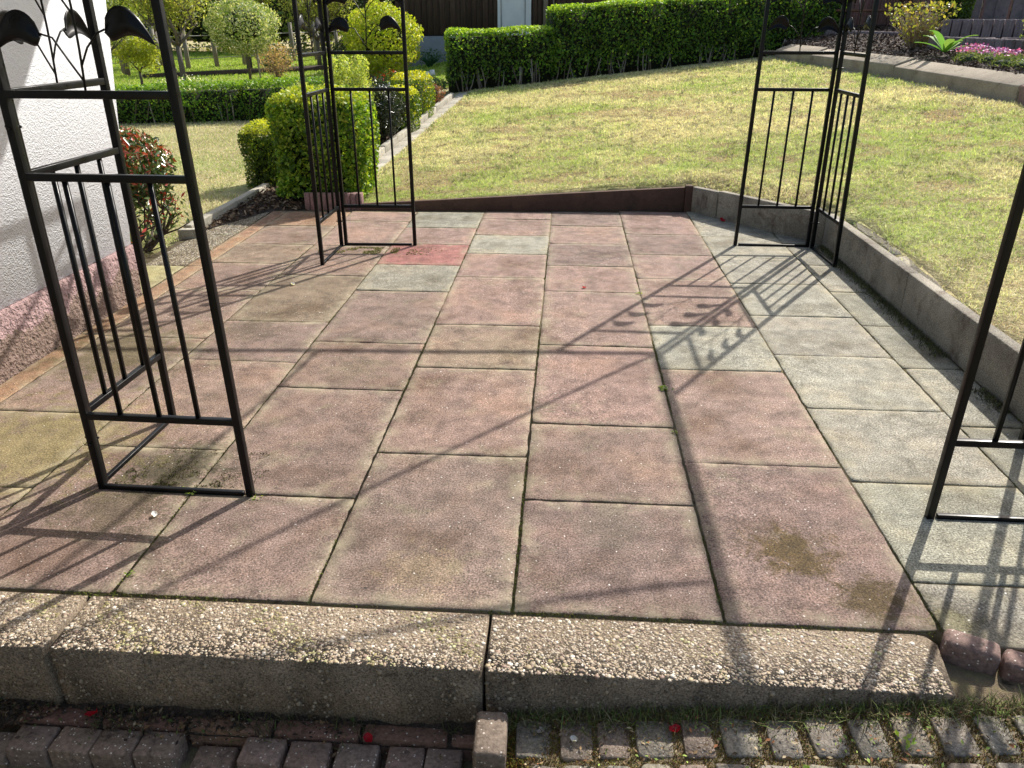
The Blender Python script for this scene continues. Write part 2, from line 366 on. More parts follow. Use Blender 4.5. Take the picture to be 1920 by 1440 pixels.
COLS = [
 (-2.105, -1.61, [(1.475, BROWN), (1.93, OCH), (2.43, MAU), (3.18, BROWN), (3.88, BROWN), (4.38, OCH), (4.82, BROWN), (5.32, ORG), (5.78, None)]),
 (-1.61, -1.11, [(1.475, MAU), (2.20, BROWN), (2.94, MAU), (3.42, OCH), (4.17, BROWN), (4.81, PINK), (5.49, PINK), (5.80, None)]),
 (-1.11, -.605, [(1.475, MAU), (1.94, MAU), (2.70, BROWN), (3.18, MAU), (3.92, GREYD), (4.41, RED), (4.88, PINK), (5.33, GREYD), (5.82, None)]),
 (-.605, -.1, [(1.475, MAU), (2.22, PINK), (2.93, BROWN), (3.44, PINK), (4.19, PINK), (4.69, GREY), (5.15, PINK), (5.62, PINK), (5.86, None)]),
 (-.1, .41, [(1.475, MAU), (1.97, MAU), (2.46, PINK), (3.21, PINK), (3.97, PINK), (4.45, MAU), (4.96, PINK), (5.45, MAU), (5.90, None)]),
 (.41, .915, [(1.475, MAU), (2.22, PINK), (2.98, GREY), (3.49, PINK), (4.23, PINK), (4.73, MAU), (5.24, PINK), (5.94, None)]),
 (.915, 1.415, [(1.43, GREYD), (1.655, GREY), (2.14, GREY), (2.65, GREY), (3.16, GREY), (3.66, GREY), (4.18, GREY), (4.69, GREY), (5.20, GREY), (5.72, GREY), (5.97, None)]),
 (1.415, 1.655, [(1.43, GREY), (2.04, GREYD), (2.54, GREY), (3.05, GREYD), (3.55, GREYD), (4.06, GREY), (4.56, GREYD), (5.06, GREYD), (5.3, None)]),
]
for x0, x1, L in COLS:
    for (ya, c), (yb, _) in zip(L[:-1], L[1:]):
        slab(pb, x0, x1, ya, yb, jit(c, .045), gap=.009 if (ya, x0) in ((1.475, -1.11), (1.94, -1.11), (1.475, -.1), (1.97, -.1), (1.655, .915)) else random.choice([.002, .003, .004, .005]) if ya > 2.6 else random.choice([.003, .005, .006]), gx=(.0075 if x0 in (-.605, -.1, .41) else .005) if ya < 3.3 else .0045)
# orange border strip against the house and the pebbled slabs beyond its corner
for a, c_ in zip([1.0, 2.1, 3.2, 4.3, 5.0], [2.1, 3.2, 4.3, 5.0, 5.78]): slab(pb, -2.215, -2.105, a, c_, jit(ORG), .006)
for a, c_, cc in ((3.78, 4.3, (.34, .31, .16)), ): slab(pb, -2.55, -2.22, a, c_, cc, .008)
for a, c_ in ((4.3, 5.02), (5.02, 5.74)): slab(pb, -2.48, -2.22, a, c_, (1, 1, 1), .008, mat=2)
slab(pb, -2.8, -2.56, 4.0, 4.35, (.5, .47, .42), .008)
pb.prism([(-2.62, 1.470), (.90, 1.470), (.92, 1.432), (1.67, 1.432), (1.67, 5.0), (.94, 5.98), (-2.1, 5.82), (-2.5, 5.76)], -.12, -.0032, 1)
tag(pb.build('patio', [M_SLAB, M_JOINT, M_PEB]), kind='structure')

# ---------------------------------------------------------------- pebbles helper
ICO = None
def ico():
    global ICO
    if ICO is None:
        t = (1 + 5 ** .5) / 2
        v = np.array([(-1, t, 0), (1, t, 0), (-1, -t, 0), (1, -t, 0), (0, -1, t), (0, 1, t), (0, -1, -t), (0, 1, -t), (t, 0, -1), (t, 0, 1), (-t, 0, -1), (-t, 0, 1)]) / math.sqrt(1 + t * t)
        f = np.array([(0, 11, 5), (0, 5, 1), (0, 1, 7), (0, 7, 10), (0, 10, 11), (1, 5, 9), (5, 11, 4), (11, 10, 2), (10, 7, 6), (7, 1, 8), (3, 9, 4), (3, 4, 2), (3, 2, 6), (3, 6, 8), (3, 8, 9), (4, 9, 5), (2, 4, 11), (6, 2, 10), (8, 6, 7), (9, 8, 1)])
        ICO = v, f
    return ICO
def stones(b, P, S, col, mat, flat=.5):
    v, f = ico(); n = len(P)
    a = rng.rand(n) * 6.283; sc = S[:, None] * (1 + rng.uniform(-.35, .35, (n, 3)))
    V = v[None] * sc[:, None, :]
    c, s_ = np.cos(a), np.sin(a)
    X = V[..., 0] * c[:, None] - V[..., 1] * s_[:, None]; Y = V[..., 0] * s_[:, None] + V[..., 1] * c[:, None]
    V = np.stack([X, Y, V[..., 2] * flat], -1) + P[:, None, :]
    F = (f[None] + (np.arange(n) * 12)[:, None, None]).reshape(-1, 3)
    b.add(V.reshape(-1, 3), F, mat, np.repeat(col, 12, 0))
def step_block(x0, x1, label, skew=0.0, zl=-.24, chip=False):
    b = MB(); y0, y1 = 1.285, 1.468
    pts = []
    N = 40
    fr = [(x0 + (x1 - x0) * i / N, y0 + random.gauss(0, .0022)) for i in range(N + 1)]
    bk = [(x1, y1), (x0, y1)]
    if chip: bk = [(x1 + .025, y1 - .03), (x1 + .008, y1 - .006), (x1 - .015, y1), (x0, y1)]
    pts = fr + bk
    b.prism(pts, zl, -.004, 0)
    A = (x1 - x0) * (y1 - y0); n = int(A * 52000)
    P = np.stack([rng.uniform(x0 + .004, x1 - .004, n), rng.uniform(y0 + .002, y1 - .004, n), np.full(n, -.0045)], -1)
    if chip: P = P[~((P[:, 0] > x1 - .05) & (P[:, 1] > y1 - .03))]
    n = len(P)
    S = np.clip(rng.lognormal(math.log(.0027), .40, n), .0014, .0072)
    pal = np.array([(.44, .40, .33), (.34, .29, .22), (.29, .24, .175), (.25, .20, .15), (.35, .29, .19), (.23, .17, .135), (.60, .57, .51)])
    C = pal[rng.choice(7, n, p=[.17, .22, .2, .17, .1, .09, .05])] * rng.uniform(.8, 1.12, (n, 1))
    d = np.sin(P[:, 0] * 9 + 1) * np.sin(P[:, 0] * 23 + P[:, 1] * 30)
    C = np.where((d > .35)[:, None] & (rng.rand(n, 1) < (.45 if x0 < -.2 else .12)), C * np.array([.8, .82, .5]), C * np.array([1.04, .98, .93]))
    stones(b, P, S, C, 1, flat=.42)
    n = int((x1 - x0) * .17 * 5200)                # sparse aggregate showing on the riser
    P = np.stack([rng.uniform(x0, x1, n), np.full(n, y0 + .001), rng.uniform(-.16, -.006, n)], -1)
    C = np.array([(.26, .21, .15)]) * rng.uniform(.4, 1.5, (n, 1))
    stones(b, P, flat=1, S=np.clip(rng.lognormal(math.log(.0026), .4, n), .0014, .006), col=C, mat=1)
    o = b.build('step_block', [M_STEP, M_STONE], loc=((x0 + x1) / 2, (y0 + y1) / 2, -.24), smooth=False)
    tag(o, label, 'step', 'exposed pebble step blocks along the patio front')
step_block(-2.2, -1.166, 'pebble concrete step block at the far left end of the patio front')
step_block(-1.155, -.155, 'long pebble concrete step block in the middle of the row, above the brown bricks')
step_block(-.147, .862, 'pebble concrete step block with chipped corner, ending beside the red edging bricks', chip=True)

# ---------------------------------------------------------------- bricks by the step
def brick(cx, cy, z1, dx, dy, h, rz, col, label, group='brown edging bricks below the step', bev=.005, name='edging_brick', tilt=0):
    b = MB(); b.box((0, 0, h / 2), (dx, dy, h), col=col, tilt=tilt)
    o = b.build(name, M_BRICK, bevel=bev); o.location = (cx, cy, z1 - h); o.rotation_euler = (random.uniform(-.02, .02), random.uniform(-.02, .02), rz)
    return tag(o, label, 'brick', group)
BC = (.205, .148, .118)
xs_ = [-1.285, -1.185, -1.085, -.985, -.885, -.765, -.645, -.54, -.43, -.32, -.235]
lab = ['brown edging brick cut by the left edge of the picture', 'brown edging brick first right of the dark gap at far left', 'brown edging brick under the largest red petal by the step',
       'brown edging brick third in the left run below the step', 'brown edging brick with dirt lump, ending the left run', 'lowered brown edging brick half buried in dirt between the two runs',
       'brown edging brick starting the right run below the step', 'brown edging brick second in the right run below the step', 'brown edging brick beside the dark pink petal',
       'brown edging brick fourth in the right run, next to pale scrap', 'narrow brown edging brick just left of the upright brick']
for i, x in enumerate(xs_):
    z = -.186 + random.uniform(-.003, .003); y = 1.198
    if i == 0: z -= .03
    if i == 5: z -= .035; 
    wd = .094 if i not in (9, 10) else .082
    brick(x, y, z, wd, .068, .10, random.uniform(-.03, .03), jit(BC, .08), lab[i])
brick(-.128, 1.19, -.076, .07, .115, .11, .02, (.17, .13, .10), 'brown brick set end on and standing above the others beside the mossy pavers', bev=.010)
RB = (.19, .125, .105)
brick(.950, 1.418, .028, .115, .062, .10, -.42, RB, 'rounded red brick at the end of the step, left one of the pair', 'red edging bricks at the end of the step', .014)
brick(1.060, 1.366, .024, .115, .062, .10, -.42, jit(RB), 'rounded red brick right of its pair, cut by the picture edge', 'red edging bricks at the end of the step', .014)
brick(1.17, 1.314, .022, .115, .062, .10, -.42, jit(RB), 'rounded red brick mostly outside the right edge of the picture', 'red edging bricks at the end of the step', .014)
# thin tile row tucked between bricks and step
b = MB()
for x in np.arange(-1.25, -.22, .205):
    b.box((x + .1, 1.258, -.212), (.195, .04, .07), rz=random.uniform(-.02, .02), col=jit((.17, .095, .07), .15))
tag(b.build('brick_course', M_BRICK, bevel=.004), 'thin course of reddish bricks squeezed between step and brown bricks', 'brick course')

# lower ground: cobble paving right, dark soil left
b = MB()
nx_ = 60; X = np.linspace(-3, 3, nx_); 
V = [(x, y, float(low(x) - (.006 if x > -.12 else .10))) for y in (.2, 1.30) for x in X]
V += [(x, 1.42, float(min(low(x) - .006, -.03))) for x in X]
b.add(V, [(k * nx_ + i, k * nx_ + i + 1, (k + 1) * nx_ + i + 1, (k + 1) * nx_ + i) for k in (0, 1) for i in range(nx_ - 1)])
tag(b.build('lower_soil', M_JOINT, smooth=True), kind='structure')
b = MB()
for r in range(6):
    y1 = 1.262 - r * .114
    x = -.075 + (r % 2) * .035
    while x < 1.5:
        wd = random.uniform(.060, .080); yy = y1 - .012 * x + random.uniform(-.004, .004)
        if not (x > .80 and yy > 1.30):
            zz = float(low(x + wd / 2))
            c = random.choice([(.19, .168, .135), (.215, .19, .15), (.165, .148, .12), (.20, .16, .125)])
            n = 14; pts = []
            for k in range(n):
                a = 2 * math.pi * k / n; ca, sa = math.cos(a), math.sin(a)
                px = wd / 2 * math.copysign(abs(ca) ** .25, ca); py = .049 * math.copysign(abs(sa) ** .25, sa)
                pts.append((x + wd / 2 + px + random.gauss(0, .0012), yy - .05 + py + random.gauss(0, .0012)))
            cxx, cyy = x + wd / 2, yy - .05
            ring0 = [(p[0], p[1], zz - .04) for p in pts]; ring1 = [(p[0], p[1], zz - .006) for p in pts]
            ring2 = [(cxx + (p[0] - cxx) * .92, cyy + (p[1] - cyy) * .94, zz - .001 + random.uniform(-.0005, .001)) for p in pts]
            F = [(i, (i + 1) % n, n + (i + 1) % n, n + i) for i in range(n)] + [(n + i, n + (i + 1) % n, 2 * n + (i + 1) % n, 2 * n + i) for i in range(n)] + [[2 * n + i for i in range(n)]]
            b.add(ring0 + ring1 + ring2, F, 0, jit(c, .08))
        x += wd + random.uniform(.008, .020)
tag(b.build('cobble_pavement', M_PAVER, smooth=False), kind='structure')

# ---------------------------------------------------------------- blades, leaves, chips (vectorised)
def unit(v): return v / np.maximum(np.linalg.norm(v, axis=-1, keepdims=True), 1e-9)
def leaves(b, P, N, size, col, aspect=.5, mat=0, fold=.25, droop=0):
    """one folded four point leaf per P; N preferred normals"""
    n = len(P); N = unit(N)
    t = unit(np.cross(N, rng.normal(size=(n, 3)))); s_ = np.cross(N, t)
    L = size if hasattr(size, '__len__') else np.full(n, size)
    L = L[:, None]; W = L * aspect * .5
    base = P - t * L * .5; tip = P + t * L * .5 - N * L * droop
    l_ = P + s_ * W - N * W * fold * 0 + N * W * fold; r_ = P - s_ * W + N * W * fold
    V = np.stack([base, l_, tip, r_], 1).reshape(-1, 3)
    i = np.arange(n) * 4
    F = np.concatenate([np.stack([i, i + 2, i + 1], -1), np.stack([i, i + 3, i + 2], -1)])
    b.add(V, F, mat, np.repeat(col, 4, 0))
def blades(b, P, h, wd, col, lean=.8, mat=0):
    n = len(P); a = rng.rand(n) * 6.283
    h = h if hasattr(h, '__len__') else np.full(n, h); wd = wd if hasattr(wd, '__len__') else np.full(n, wd)
    ln = np.abs(rng.normal(0, lean, n)); el = np.exp(-ln)
    d = np.stack([np.cos(a) * (1 - el), np.sin(a) * (1 - el), el * (.55 if lean > 1.5 else 1) + .10], -1); d = unit(d)
    a2 = rng.rand(n) * 6.283; s_ = np.stack([np.cos(a2), np.sin(a2), np.zeros(n)], -1) * wd[:, None] * .5
    m_ = P + d * h[:, None] * .55; bend = np.stack([np.cos(a), np.sin(a), -.3 * np.ones(n)], -1) * h[:, None] * .18
    tip = P + d * h[:, None] + bend
    V = np.stack([P - s_, P + s_, m_ + s_ * .8, m_ - s_ * .8, tip], 1).reshape(-1, 3); i = np.arange(n) * 5
    b.add(V, np.stack([i, i + 1, i + 2, i + 3], -1), mat, np.repeat(col, 5, 0))
    i2 = np.stack([i + 3, i + 2, i + 4], -1) - 0
    b.f.append(i2 + (b.n - len(V))); b.m.append(np.full(n, mat))
def pal(cols, n, var=.15, wts=None):
    c = np.array(cols)[rng.choice(len(cols), n, p=wts)]
    return c * (1 + rng.uniform(-var, var, (n, 1)))
def vnoise(x, y, s, seed=0):
    r = np.random.RandomState(seed); g = r.rand(256, 256)
    X = x * s + 100; Y = y * s + 100; i = np.floor(X).astype(int); j = np.floor(Y).astype(int); u = sstep(X - i); v = sstep(Y - j)
    A = g[i % 256, j % 256]; B = g[(i + 1) % 256, j % 256]; C = g[i % 256, (j + 1) % 256]; D = g[(i + 1) % 256, (j + 1) % 256]
    return (A * (1 - u) + B * u) * (1 - v) + (C * (1 - u) + D * u) * v

# ---------------------------------------------------------------- lawn
def lk(y): return -1.93 + .044 * (y - 7.5)      # kerb line of the left bed
def front_y(x): return np.interp(x, [-1.9, .93, 1.69, 1.70], [6.0, 6.06, 5.08, 1.5])
def make_lawn():
    n = 700000
    x = rng.uniform(-1.9, 4.5, n * 2); y = 1.5 + 12.3 * rng.rand(n * 2) ** 1.0
    dist = np.hypot(x, y); keep = rng.rand(n * 2) < np.clip((6.2 / np.maximum(dist, 3)) ** 1.25, .16, 1)
    inn = (x > lk(y) + .20) & (y > front_y(x)) & (x < kerb_x(y) - .02) & (y < 12.65 + .17 * (x + 1.8) - .02 * 0)
    inn &= ~((x > 1.60) & (x < 1.80 + .03 * np.sin(y * 7)) & (y < 5.2) & (rng.rand(n * 2) > .10))
    inn &= (np.abs(x) / np.maximum(y, .1) < .95)
    k = keep & inn; x = x[k]; y = y[k]; n = len(x); dist = np.hypot(x, y)
    g1 = vnoise(x, y, .9, 1) * .6 + vnoise(x, y, 3.1, 2) * .4; g2 = vnoise(x, y, 9, 3)
    # rake streaks running across
    st = vnoise(x * .5 + y * .3, y - .25 * x, 6, 5)
    far = sstep((y - 6.3) / 3.5)
    pg = np.clip(.66 - .42 * far + 1.9 * (g1 - .5) + .5 * (g2 - .5), .05, .95)
    green = rng.rand(n) < pg
    cg = pal([(.40, .52, .13), (.48, .57, .18), (.58, .62, .26), (.30, .42, .10)], n, .2)
    cs = pal([(.80, .75, .44), (.72, .66, .38), (.88, .84, .55), (.56, .46, .29), (.74, .74, .38)], n, .15)
    C = np.where(green[:, None], cg, cs)
    br = vnoise(x, y, 1.7, 8) * .5 + vnoise(x + y * .2, y * 1.5, 4.3, 9) * .5
    bare = br > .64
    C = np.where((bare & (rng.rand(n) < .65))[:, None], pal([(.40, .29, .18), (.50, .38, .24), (.60, .48, .30)], n, .2), C)
    C = C * (.86 + .28 * st[:, None])
    P = np.stack([x, y, T(x, y) + .004 + .020 * vnoise(x, y, 13, 21) * vnoise(x, y, 5, 22) + .014 * sstep((vnoise(x, y, 31, 23) - .5) * 3)], -1)
    sc = np.clip(dist / 6.0, .6, 2.1)
    h = rng.uniform(.012, .034, n) * (1 - .35 * bare) * sc ** .4; wd = rng.uniform(.0022, .0045, n) * sc; dk = vnoise(x, y, 15, 31) * .45 + vnoise(x, y, 41, 32) * .55; C = C * np.where(dk > .70, .33, np.where(dk > .63, .7, 1.0))[:, None]
    b = MB(); blades(b, P, h, wd, C, 1.7)
    # thatch clumps and dark tufts
    return tag(b.build('lawn', M_GRASS), 'raked straw coloured lawn with green patches behind the patio', 'lawn', kind='stuff')
make_lawn()
def make_left_lawn():
    n = 200000
    x = rng.uniform(-7.5, -2.3, n); y = 4.6 + rng.rand(n) * 6.2
    k = (x < -2.52) & (x > -.78 * y) & (x < -2.9 + .0 * y + np.where(y < 6.3, 1, .0) * .35) & (y < 10.3 + .25 * (x + 5.9)) & (rng.rand(n) < np.clip(7 / y, .5, 1)); k &= ~((x > -2.9) & (y > 6.35))
    x = x[k]; y = y[k]; n = len(x)
    g1 = vnoise(x, y, 1.2, 11)
    C = np.where((rng.rand(n) < .45 + .8 * (g1 - .5))[:, None], pal([(.30, .40, .12), (.38, .45, .17), (.44, .49, .20)], n, .2), pal([(.62, .58, .38), (.52, .46, .30), (.70, .66, .45)], n, .2))
    b = MB(); blades(b, np.stack([x, y, T(x, y) + .003], -1), rng.uniform(.015, .038, n), rng.uniform(.004, .008, n), C, 1.7)
    tag(b.build('side_lawn', M_GRASS), 'strip of short lawn between house corner and low hedge', 'lawn', kind='stuff')
    n = 150000
    x = rng.uniform(-16, -1.6, n); y = 10.9 + rng.rand(n) * 16
    k = (x > -.85 * y) & ~((y < 13.6) & (x > -2.6)) & ~((y > 18.9) & (x > -4)) 
    x = x[k]; y = y[k]; n = len(x)
    C = pal([(.26, .42, .05), (.34, .48, .08), (.40, .50, .12)], n, .2)
    b = MB(); blades(b, np.stack([x, y, T(x, y) + .003], -1), rng.uniform(.03, .06, n), rng.uniform(.014, .03, n), C, .8)
    tag(b.build('far_lawn', M_GRASS), 'bright green lawn terraces beyond the low hedge', 'lawn', kind='stuff')
make_left_lawn()

# ---------------------------------------------------------------- beds: soil sheet + bark chips
def chips(name, poly_test, bounds, n, cols, label, dz=.0, size=.022, kind='stuff', zf=None):
    x = rng.uniform(bounds[0], bounds[1], n); y = rng.uniform(bounds[2], bounds[3], n); k = poly_test(x, y); x = x[k]; y = y[k]; n = len(x)
    z = (T(x, y) if zf is None else zf(x, y)) + dz + rng.uniform(0, .022, n)
    P = np.stack([x, y, z], -1)
    b = MB(); N = rng.normal(size=(n, 3)); N[:, 2] = np.abs(N[:, 2]) + .6
    leaves(b, P, N, rng.uniform(.5, 1.5, n) * size, pal(cols, n, .25), aspect=.45, fold=.1)
    return tag(b.build(name, M_CHIP), label, 'mulch', kind=kind)
def sheet(name, pts, n, mat, dz, zf=None):
    b = MB(); zf = zf or T
    X = [p[0] for p in pts]; Y = [p[1] for p in pts]
    # fan of a 4 point patch, gridded
    a, bb, c, d = [np.array(p, float) for p in pts]; V = []
    for i in range(n + 1):
        for j in range(n + 1):
            u, v = i / n, j / n; p = (a * (1 - u) + bb * u) * (1 - v) + (d * (1 - u) + c * u) * v; V.append((p[0], p[1], float(zf(p[0], p[1])) + dz))
    F = [(i * (n + 1) + j, (i + 1) * (n + 1) + j, (i + 1) * (n + 1) + j + 1, i * (n + 1) + j + 1) for i in range(n) for j in range(n)]
    b.add(V, F); return tag(b.build(name, mat), kind='structure')
sheet('flower_bed', [(-2.49, 5.1), (-2.22, 5.76), (-1.6, 6.06), (-2.49, 6.7)], 8, M_SOIL, .03)
sheet('flower_bed', [(-2.52, 6.6), (-1.98, 6.1), (-1.76, 12.3), (-3.1, 12.3)], 20, M_SOIL, .03)
chips('bark_mulch', lambda x, y: (x < lk(y) - .02) & (x > np.where(y < 6.6, -2.48, -2.6 - .1 * (y - 6))) & ((y > 5.78) | (x < -2.23 - (5.78 - y) * .35)), (-3.1, -1.7, 5.1, 12.2), 26000,
      [(.10, .06, .035), (.06, .035, .022), (.16, .11, .07), (.24, .18, .12), (.035, .022, .015)], 'dark bark mulch in the bed beside the box shrubs', .035, .034)
bedz = lambda x, y: T(x, y) + .165 + .05 * np.clip(x - kerb_x(y), 0, 3)
b = MB(); V = []; YS = np.linspace(6.0, 15.6, 40)
for y in YS:
    for k in range(14):
        x = float(kerb_x(y)) + .24 + 3.2 * k / 13; V.append((x, y, float(bedz(x, y))))
b.add(V, [(i * 14 + j, i * 14 + j + 1, (i + 1) * 14 + j + 1, (i + 1) * 14 + j) for i in range(39) for j in range(13)])
tag(b.build('flower_bed', M_SOIL, smooth=True), kind='structure')
chips('bark_mulch', lambda x, y: (x > kerb_x(y) + .27) & (y < 14.6), (3.2, 6.4, 6.5, 14.6), 26000,
      [(.09, .055, .04), (.05, .03, .024), (.14, .10, .075), (.20, .15, .12)], 'dark bark mulch in the raised bed along the right kerb', .01, .045, zf=bedz)

# ---------------------------------------------------------------- foliage builders
def shell_box(c, d, n, depth=.05, round_=.10, faces=None, wave=.02):
    """points and outward normals on a softly rounded box (c = centre of base, d = size)"""
    A = np.array([d[1] * d[2], d[1] * d[2], d[0] * d[2], d[0] * d[2], d[0] * d[1]]); A = A / A.sum()
    f = rng.choice(5, n, p=A); u = rng.uniform(-.5, .5, (n, 3)); N = np.zeros((n, 3))
    for k, (ax, sg) in enumerate(((0, -1), (0, 1), (1, -1), (1, 1), (2, 1))):
        m_ = f == k; u[m_, ax] = .5 * sg; N[m_, ax] = sg
    P = u * np.array(d)
    # rounding
    inner = np.clip(P, -np.array(d) / 2 + round_, np.array(d) / 2 - round_); inner[:, 2] = np.clip(P[:, 2], -d[2] / 2, d[2] / 2 - round_)
    v = P - inner; l_ = np.linalg.norm(v, axis=1, keepdims=True); P = np.where(l_ > 1e-6, inner + v / np.maximum(l_, 1e-9) * np.minimum(l_, round_), P)
    N = np.where(l_ > 1e-6, v / np.maximum(l_, 1e-9), N)
    dd = -np.abs(rng.normal(0, depth, (n, 1))) + depth * .35
    bulge = wave * (np.sin(P[:, :1] * 5.3 + P[:, 1:2] * 4.1) + np.sin(P[:, 2:3] * 7 + P[:, :1] * 3.3))
    P = P + N * (dd + bulge)
    P[:, 2] += d[2] / 2
    return P, N, dd[:, 0]
def rot(P, rz):
    c, s_ = math.cos(rz), math.sin(rz); Q = P.copy(); Q[:, 0] = P[:, 0] * c - P[:, 1] * s_; Q[:, 1] = P[:, 0] * s_ + P[:, 1] * c; return Q
def box_foliage(b, base, d, rz, n, size, cols, depth=.045, round_=.08, top=None, core=(.012, .016, .006), coremat=1, gloss=0, aspect=.6, noise_n=.55, wave=.012, taper=0):
    P, N, dd = shell_box(base, d, n, depth, round_, wave=wave)
    if taper: k = 1 - taper * (P[:, 2:3] / d[2]); P[:, :2] *= k
    C = pal(cols, n, .22); C = C * (.65 + .7 * vnoise(P[:, 0] + P[:, 1] * .7, P[:, 2] + P[:, 1] * .5, 11, 5))[:, None]
    if top is not None:      # sunlit upper side painted in with brighter leaf colours
        m_ = (P[:, 2] > d[2] - .06) & (rng.rand(n) < .9); C[m_] = pal(top, int(m_.sum()), .18)
        m_ = (rng.rand(n) < .10); C[m_] = pal(top, int(m_.sum()), .18)
    NN = unit(N * .9 + rng.normal(size=(n, 3)) * noise_n)
    P = rot(P, rz) + np.array(base); NN = rot(NN, rz)
    leaves(b, P, NN, rng.uniform(.65, 1.3, n) * size, C, aspect, 0)
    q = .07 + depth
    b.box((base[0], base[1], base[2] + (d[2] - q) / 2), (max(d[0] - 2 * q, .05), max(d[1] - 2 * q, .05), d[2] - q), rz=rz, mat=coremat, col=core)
def ball_foliage(b, c, r, n, size, cols, depth=.18, mat=0, squash=1, aspect=.5, lumps=None, core=True, coremat=1, out=1.0, corecol=(.02, .028, .008)):
    v = unit(rng.normal(size=(n, 3))); rad = 1 - np.abs(rng.normal(0, depth, n)); 
    bump_ = 1 + .10 * np.sin(v[:, 0] * 5 + 1) * np.sin(v[:, 1] * 6 + 2) + .07 * np.sin(v[:, 2] * 9 + v[:, 0] * 7) + rng.normal(0, .03, n)
    rr = np.array(r if hasattr(r, '__len__') else (r, r, r * squash))
    P = v * (rad * bump_)[:, None] * rr + np.array(c)
    N = unit(v * out + rng.normal(size=(n, 3)) * .8)
    leaves(b, P, N, rng.uniform(.6, 1.4, n) * size, pal(cols, n, .22), aspect, mat, droop=.1)
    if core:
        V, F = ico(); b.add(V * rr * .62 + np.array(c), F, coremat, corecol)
def twigs(b, base, n, h, spread, r=.006, col=(.16, .13, .10), mat=0, bend=.3):
    for _ in range(n):
        a = random.uniform(0, 6.283); s_ = random.uniform(.2, 1) * spread
        p0 = Vector(base) + Vector((random.uniform(-.3, .3) * spread * .4, random.uniform(-.3, .3) * spread * .4, 0)); hh = h * random.uniform(.7, 1.05)
        p3 = Vector(base) + Vector((math.cos(a) * s_, math.sin(a) * s_, hh)); p1 = p0.lerp(p3, .35) + Vector((0, 0, hh * .12)); p2 = p0.lerp(p3, .7) + Vector((random.uniform(-bend, bend) * spread * .4, random.uniform(-bend, bend) * spread * .4, hh * .06))
        b.tube([p0, p1, p2, p3], [r, r * .8, r * .6, r * .35], 4, mat, col)
BARKC = (.12, .095, .07)

PALX = [(.045, .10, .012), (.06, .13, .015), (.035, .08, .010), (.075, .15, .02)]
GY = [(.30, .38, .035), (.24, .34, .03), (.38, .42, .05)]
# box shrubs near the patio
def box_shrub(loc, d, n, label, top, cols, size=.022, rz=0, trunk_h=.0, taper=0):
    r = empty('box_shrub', loc); tag(r, label, 'shrub', 'clipped box shrubs in the left bed')
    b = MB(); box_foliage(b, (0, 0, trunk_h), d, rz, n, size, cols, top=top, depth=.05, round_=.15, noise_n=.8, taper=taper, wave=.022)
    b.build('foliage', [M_LEAF, M_BARK], r)
    b = MB(); twigs(b, (0, 0, -.06), 7, trunk_h + .25, .15, .010, BARKC); b.build('branches', M_BARK, r)
    return r
box_shrub((-1.93, 6.32, .02), (.70, .64, .76), 17000, 'tall clipped box shrub behind the ribbed red edging', [(.34, .42, .04), (.42, .46, .06), (.26, .36, .03)],
          [(.12, .24, .02), (.19, .32, .028), (.06, .14, .013), (.32, .44, .05)], .034, taper=-.03, trunk_h=.03)
box_shrub((-2.56, 6.72, .02), (.42, .44, .50), 9500, 'low cube shaped box shrub left of the tall clipped one', [(.50, .52, .05), (.42, .48, .05), (.36, .42, .04)], [(.05, .10, .012), (.08, .14, .016), (.10, .17, .02)], .022)
box_shrub((-1.98, 9.5, .10), (.42, .42, .50), 4500, 'small clipped box with yellow top beside the dark glossy shrub', [(.52, .54, .04), (.45, .50, .04)], [(.06, .12, .012), (.10, .17, .02)], .028)
box_shrub((-2.02, 10.5, .14), (.5, .5, .56), 4000, 'clipped box behind the small yellow topped one', [(.55, .56, .04), (.48, .5, .04)], [(.10, .17, .02), (.16, .24, .03)], .030)

# loose shrubs
def shrub(name, loc, r_, n, size, cols, label, cat='shrub', stems=10, sh=None, group=None, squash=1, depth=.25, aspect=.5, matl=None, core=True, extra=None, scol=BARKC, sr=.006, lift=.55):
    e = empty(name, loc); tag(e, label, cat, group)
    rr = np.array(r_ if hasattr(r_, '__len__') else (r_, r_, r_ * squash)); cz = rr[2] * .95 + lift * rr[2] * .4
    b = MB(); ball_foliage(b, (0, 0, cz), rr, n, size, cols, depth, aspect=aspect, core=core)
    if extra: extra(b, cz, rr)
    b.build('foliage', [matl or M_LEAF, M_BARK], e)
    b = MB(); twigs(b, (0, 0, -.05), stems, cz + rr[2] * .3, rr[0] * .7, sr, scol); b.build('branches', M_BARK, e)
    return e
PALEG = [(.42, .52, .12), (.50, .58, .16), (.34, .45, .08), (.55, .58, .22)]
def spire_extra(b, cz, rr):
    for _ in range(9):
        a = random.uniform(0, 6.28); c = (math.cos(a) * rr[0] * .6, math.sin(a) * rr[1] * .6, cz + rr[2] * random.uniform(.5, .95))
        ball_foliage(b, c, (.07, .07, .16), 260, .03, PALEG, .3, core=False)
shrub('flowering_shrub', (-2.30, 8.6, .08), (.30, .30, .38), 5200, .032, PALEG, 'pale lime green bushy shrub behind the tall clipped box', stems=12, extra=spire_extra)
shrub('flowering_shrub', (-2.9, 8.9, .06), (.30, .3, .30), 3800, .032, PALEG, 'smaller pale lime shrub seen between the left gazebo posts', stems=8, extra=None)
shrub('glossy_shrub', (-2.02, 8.75, .10), (.27, .27, .30), 4200, .036, [(.018, .035, .010), (.03, .05, .014), (.025, .04, .02), (.05, .05, .03)], 'dark glossy leaved shrub right of the pale lime shrub', stems=12, matl=M_GLOSS, depth=.2, aspect=.35)
shrub('barberry_shrub', (-1.93, 11.4, .2), (.22, .22, .16), 1800, .03, [(.20, .09, .07), (.28, .13, .10), (.14, .10, .05)], 'small reddish brown shrub at the end of the stepped hedge', stems=8)
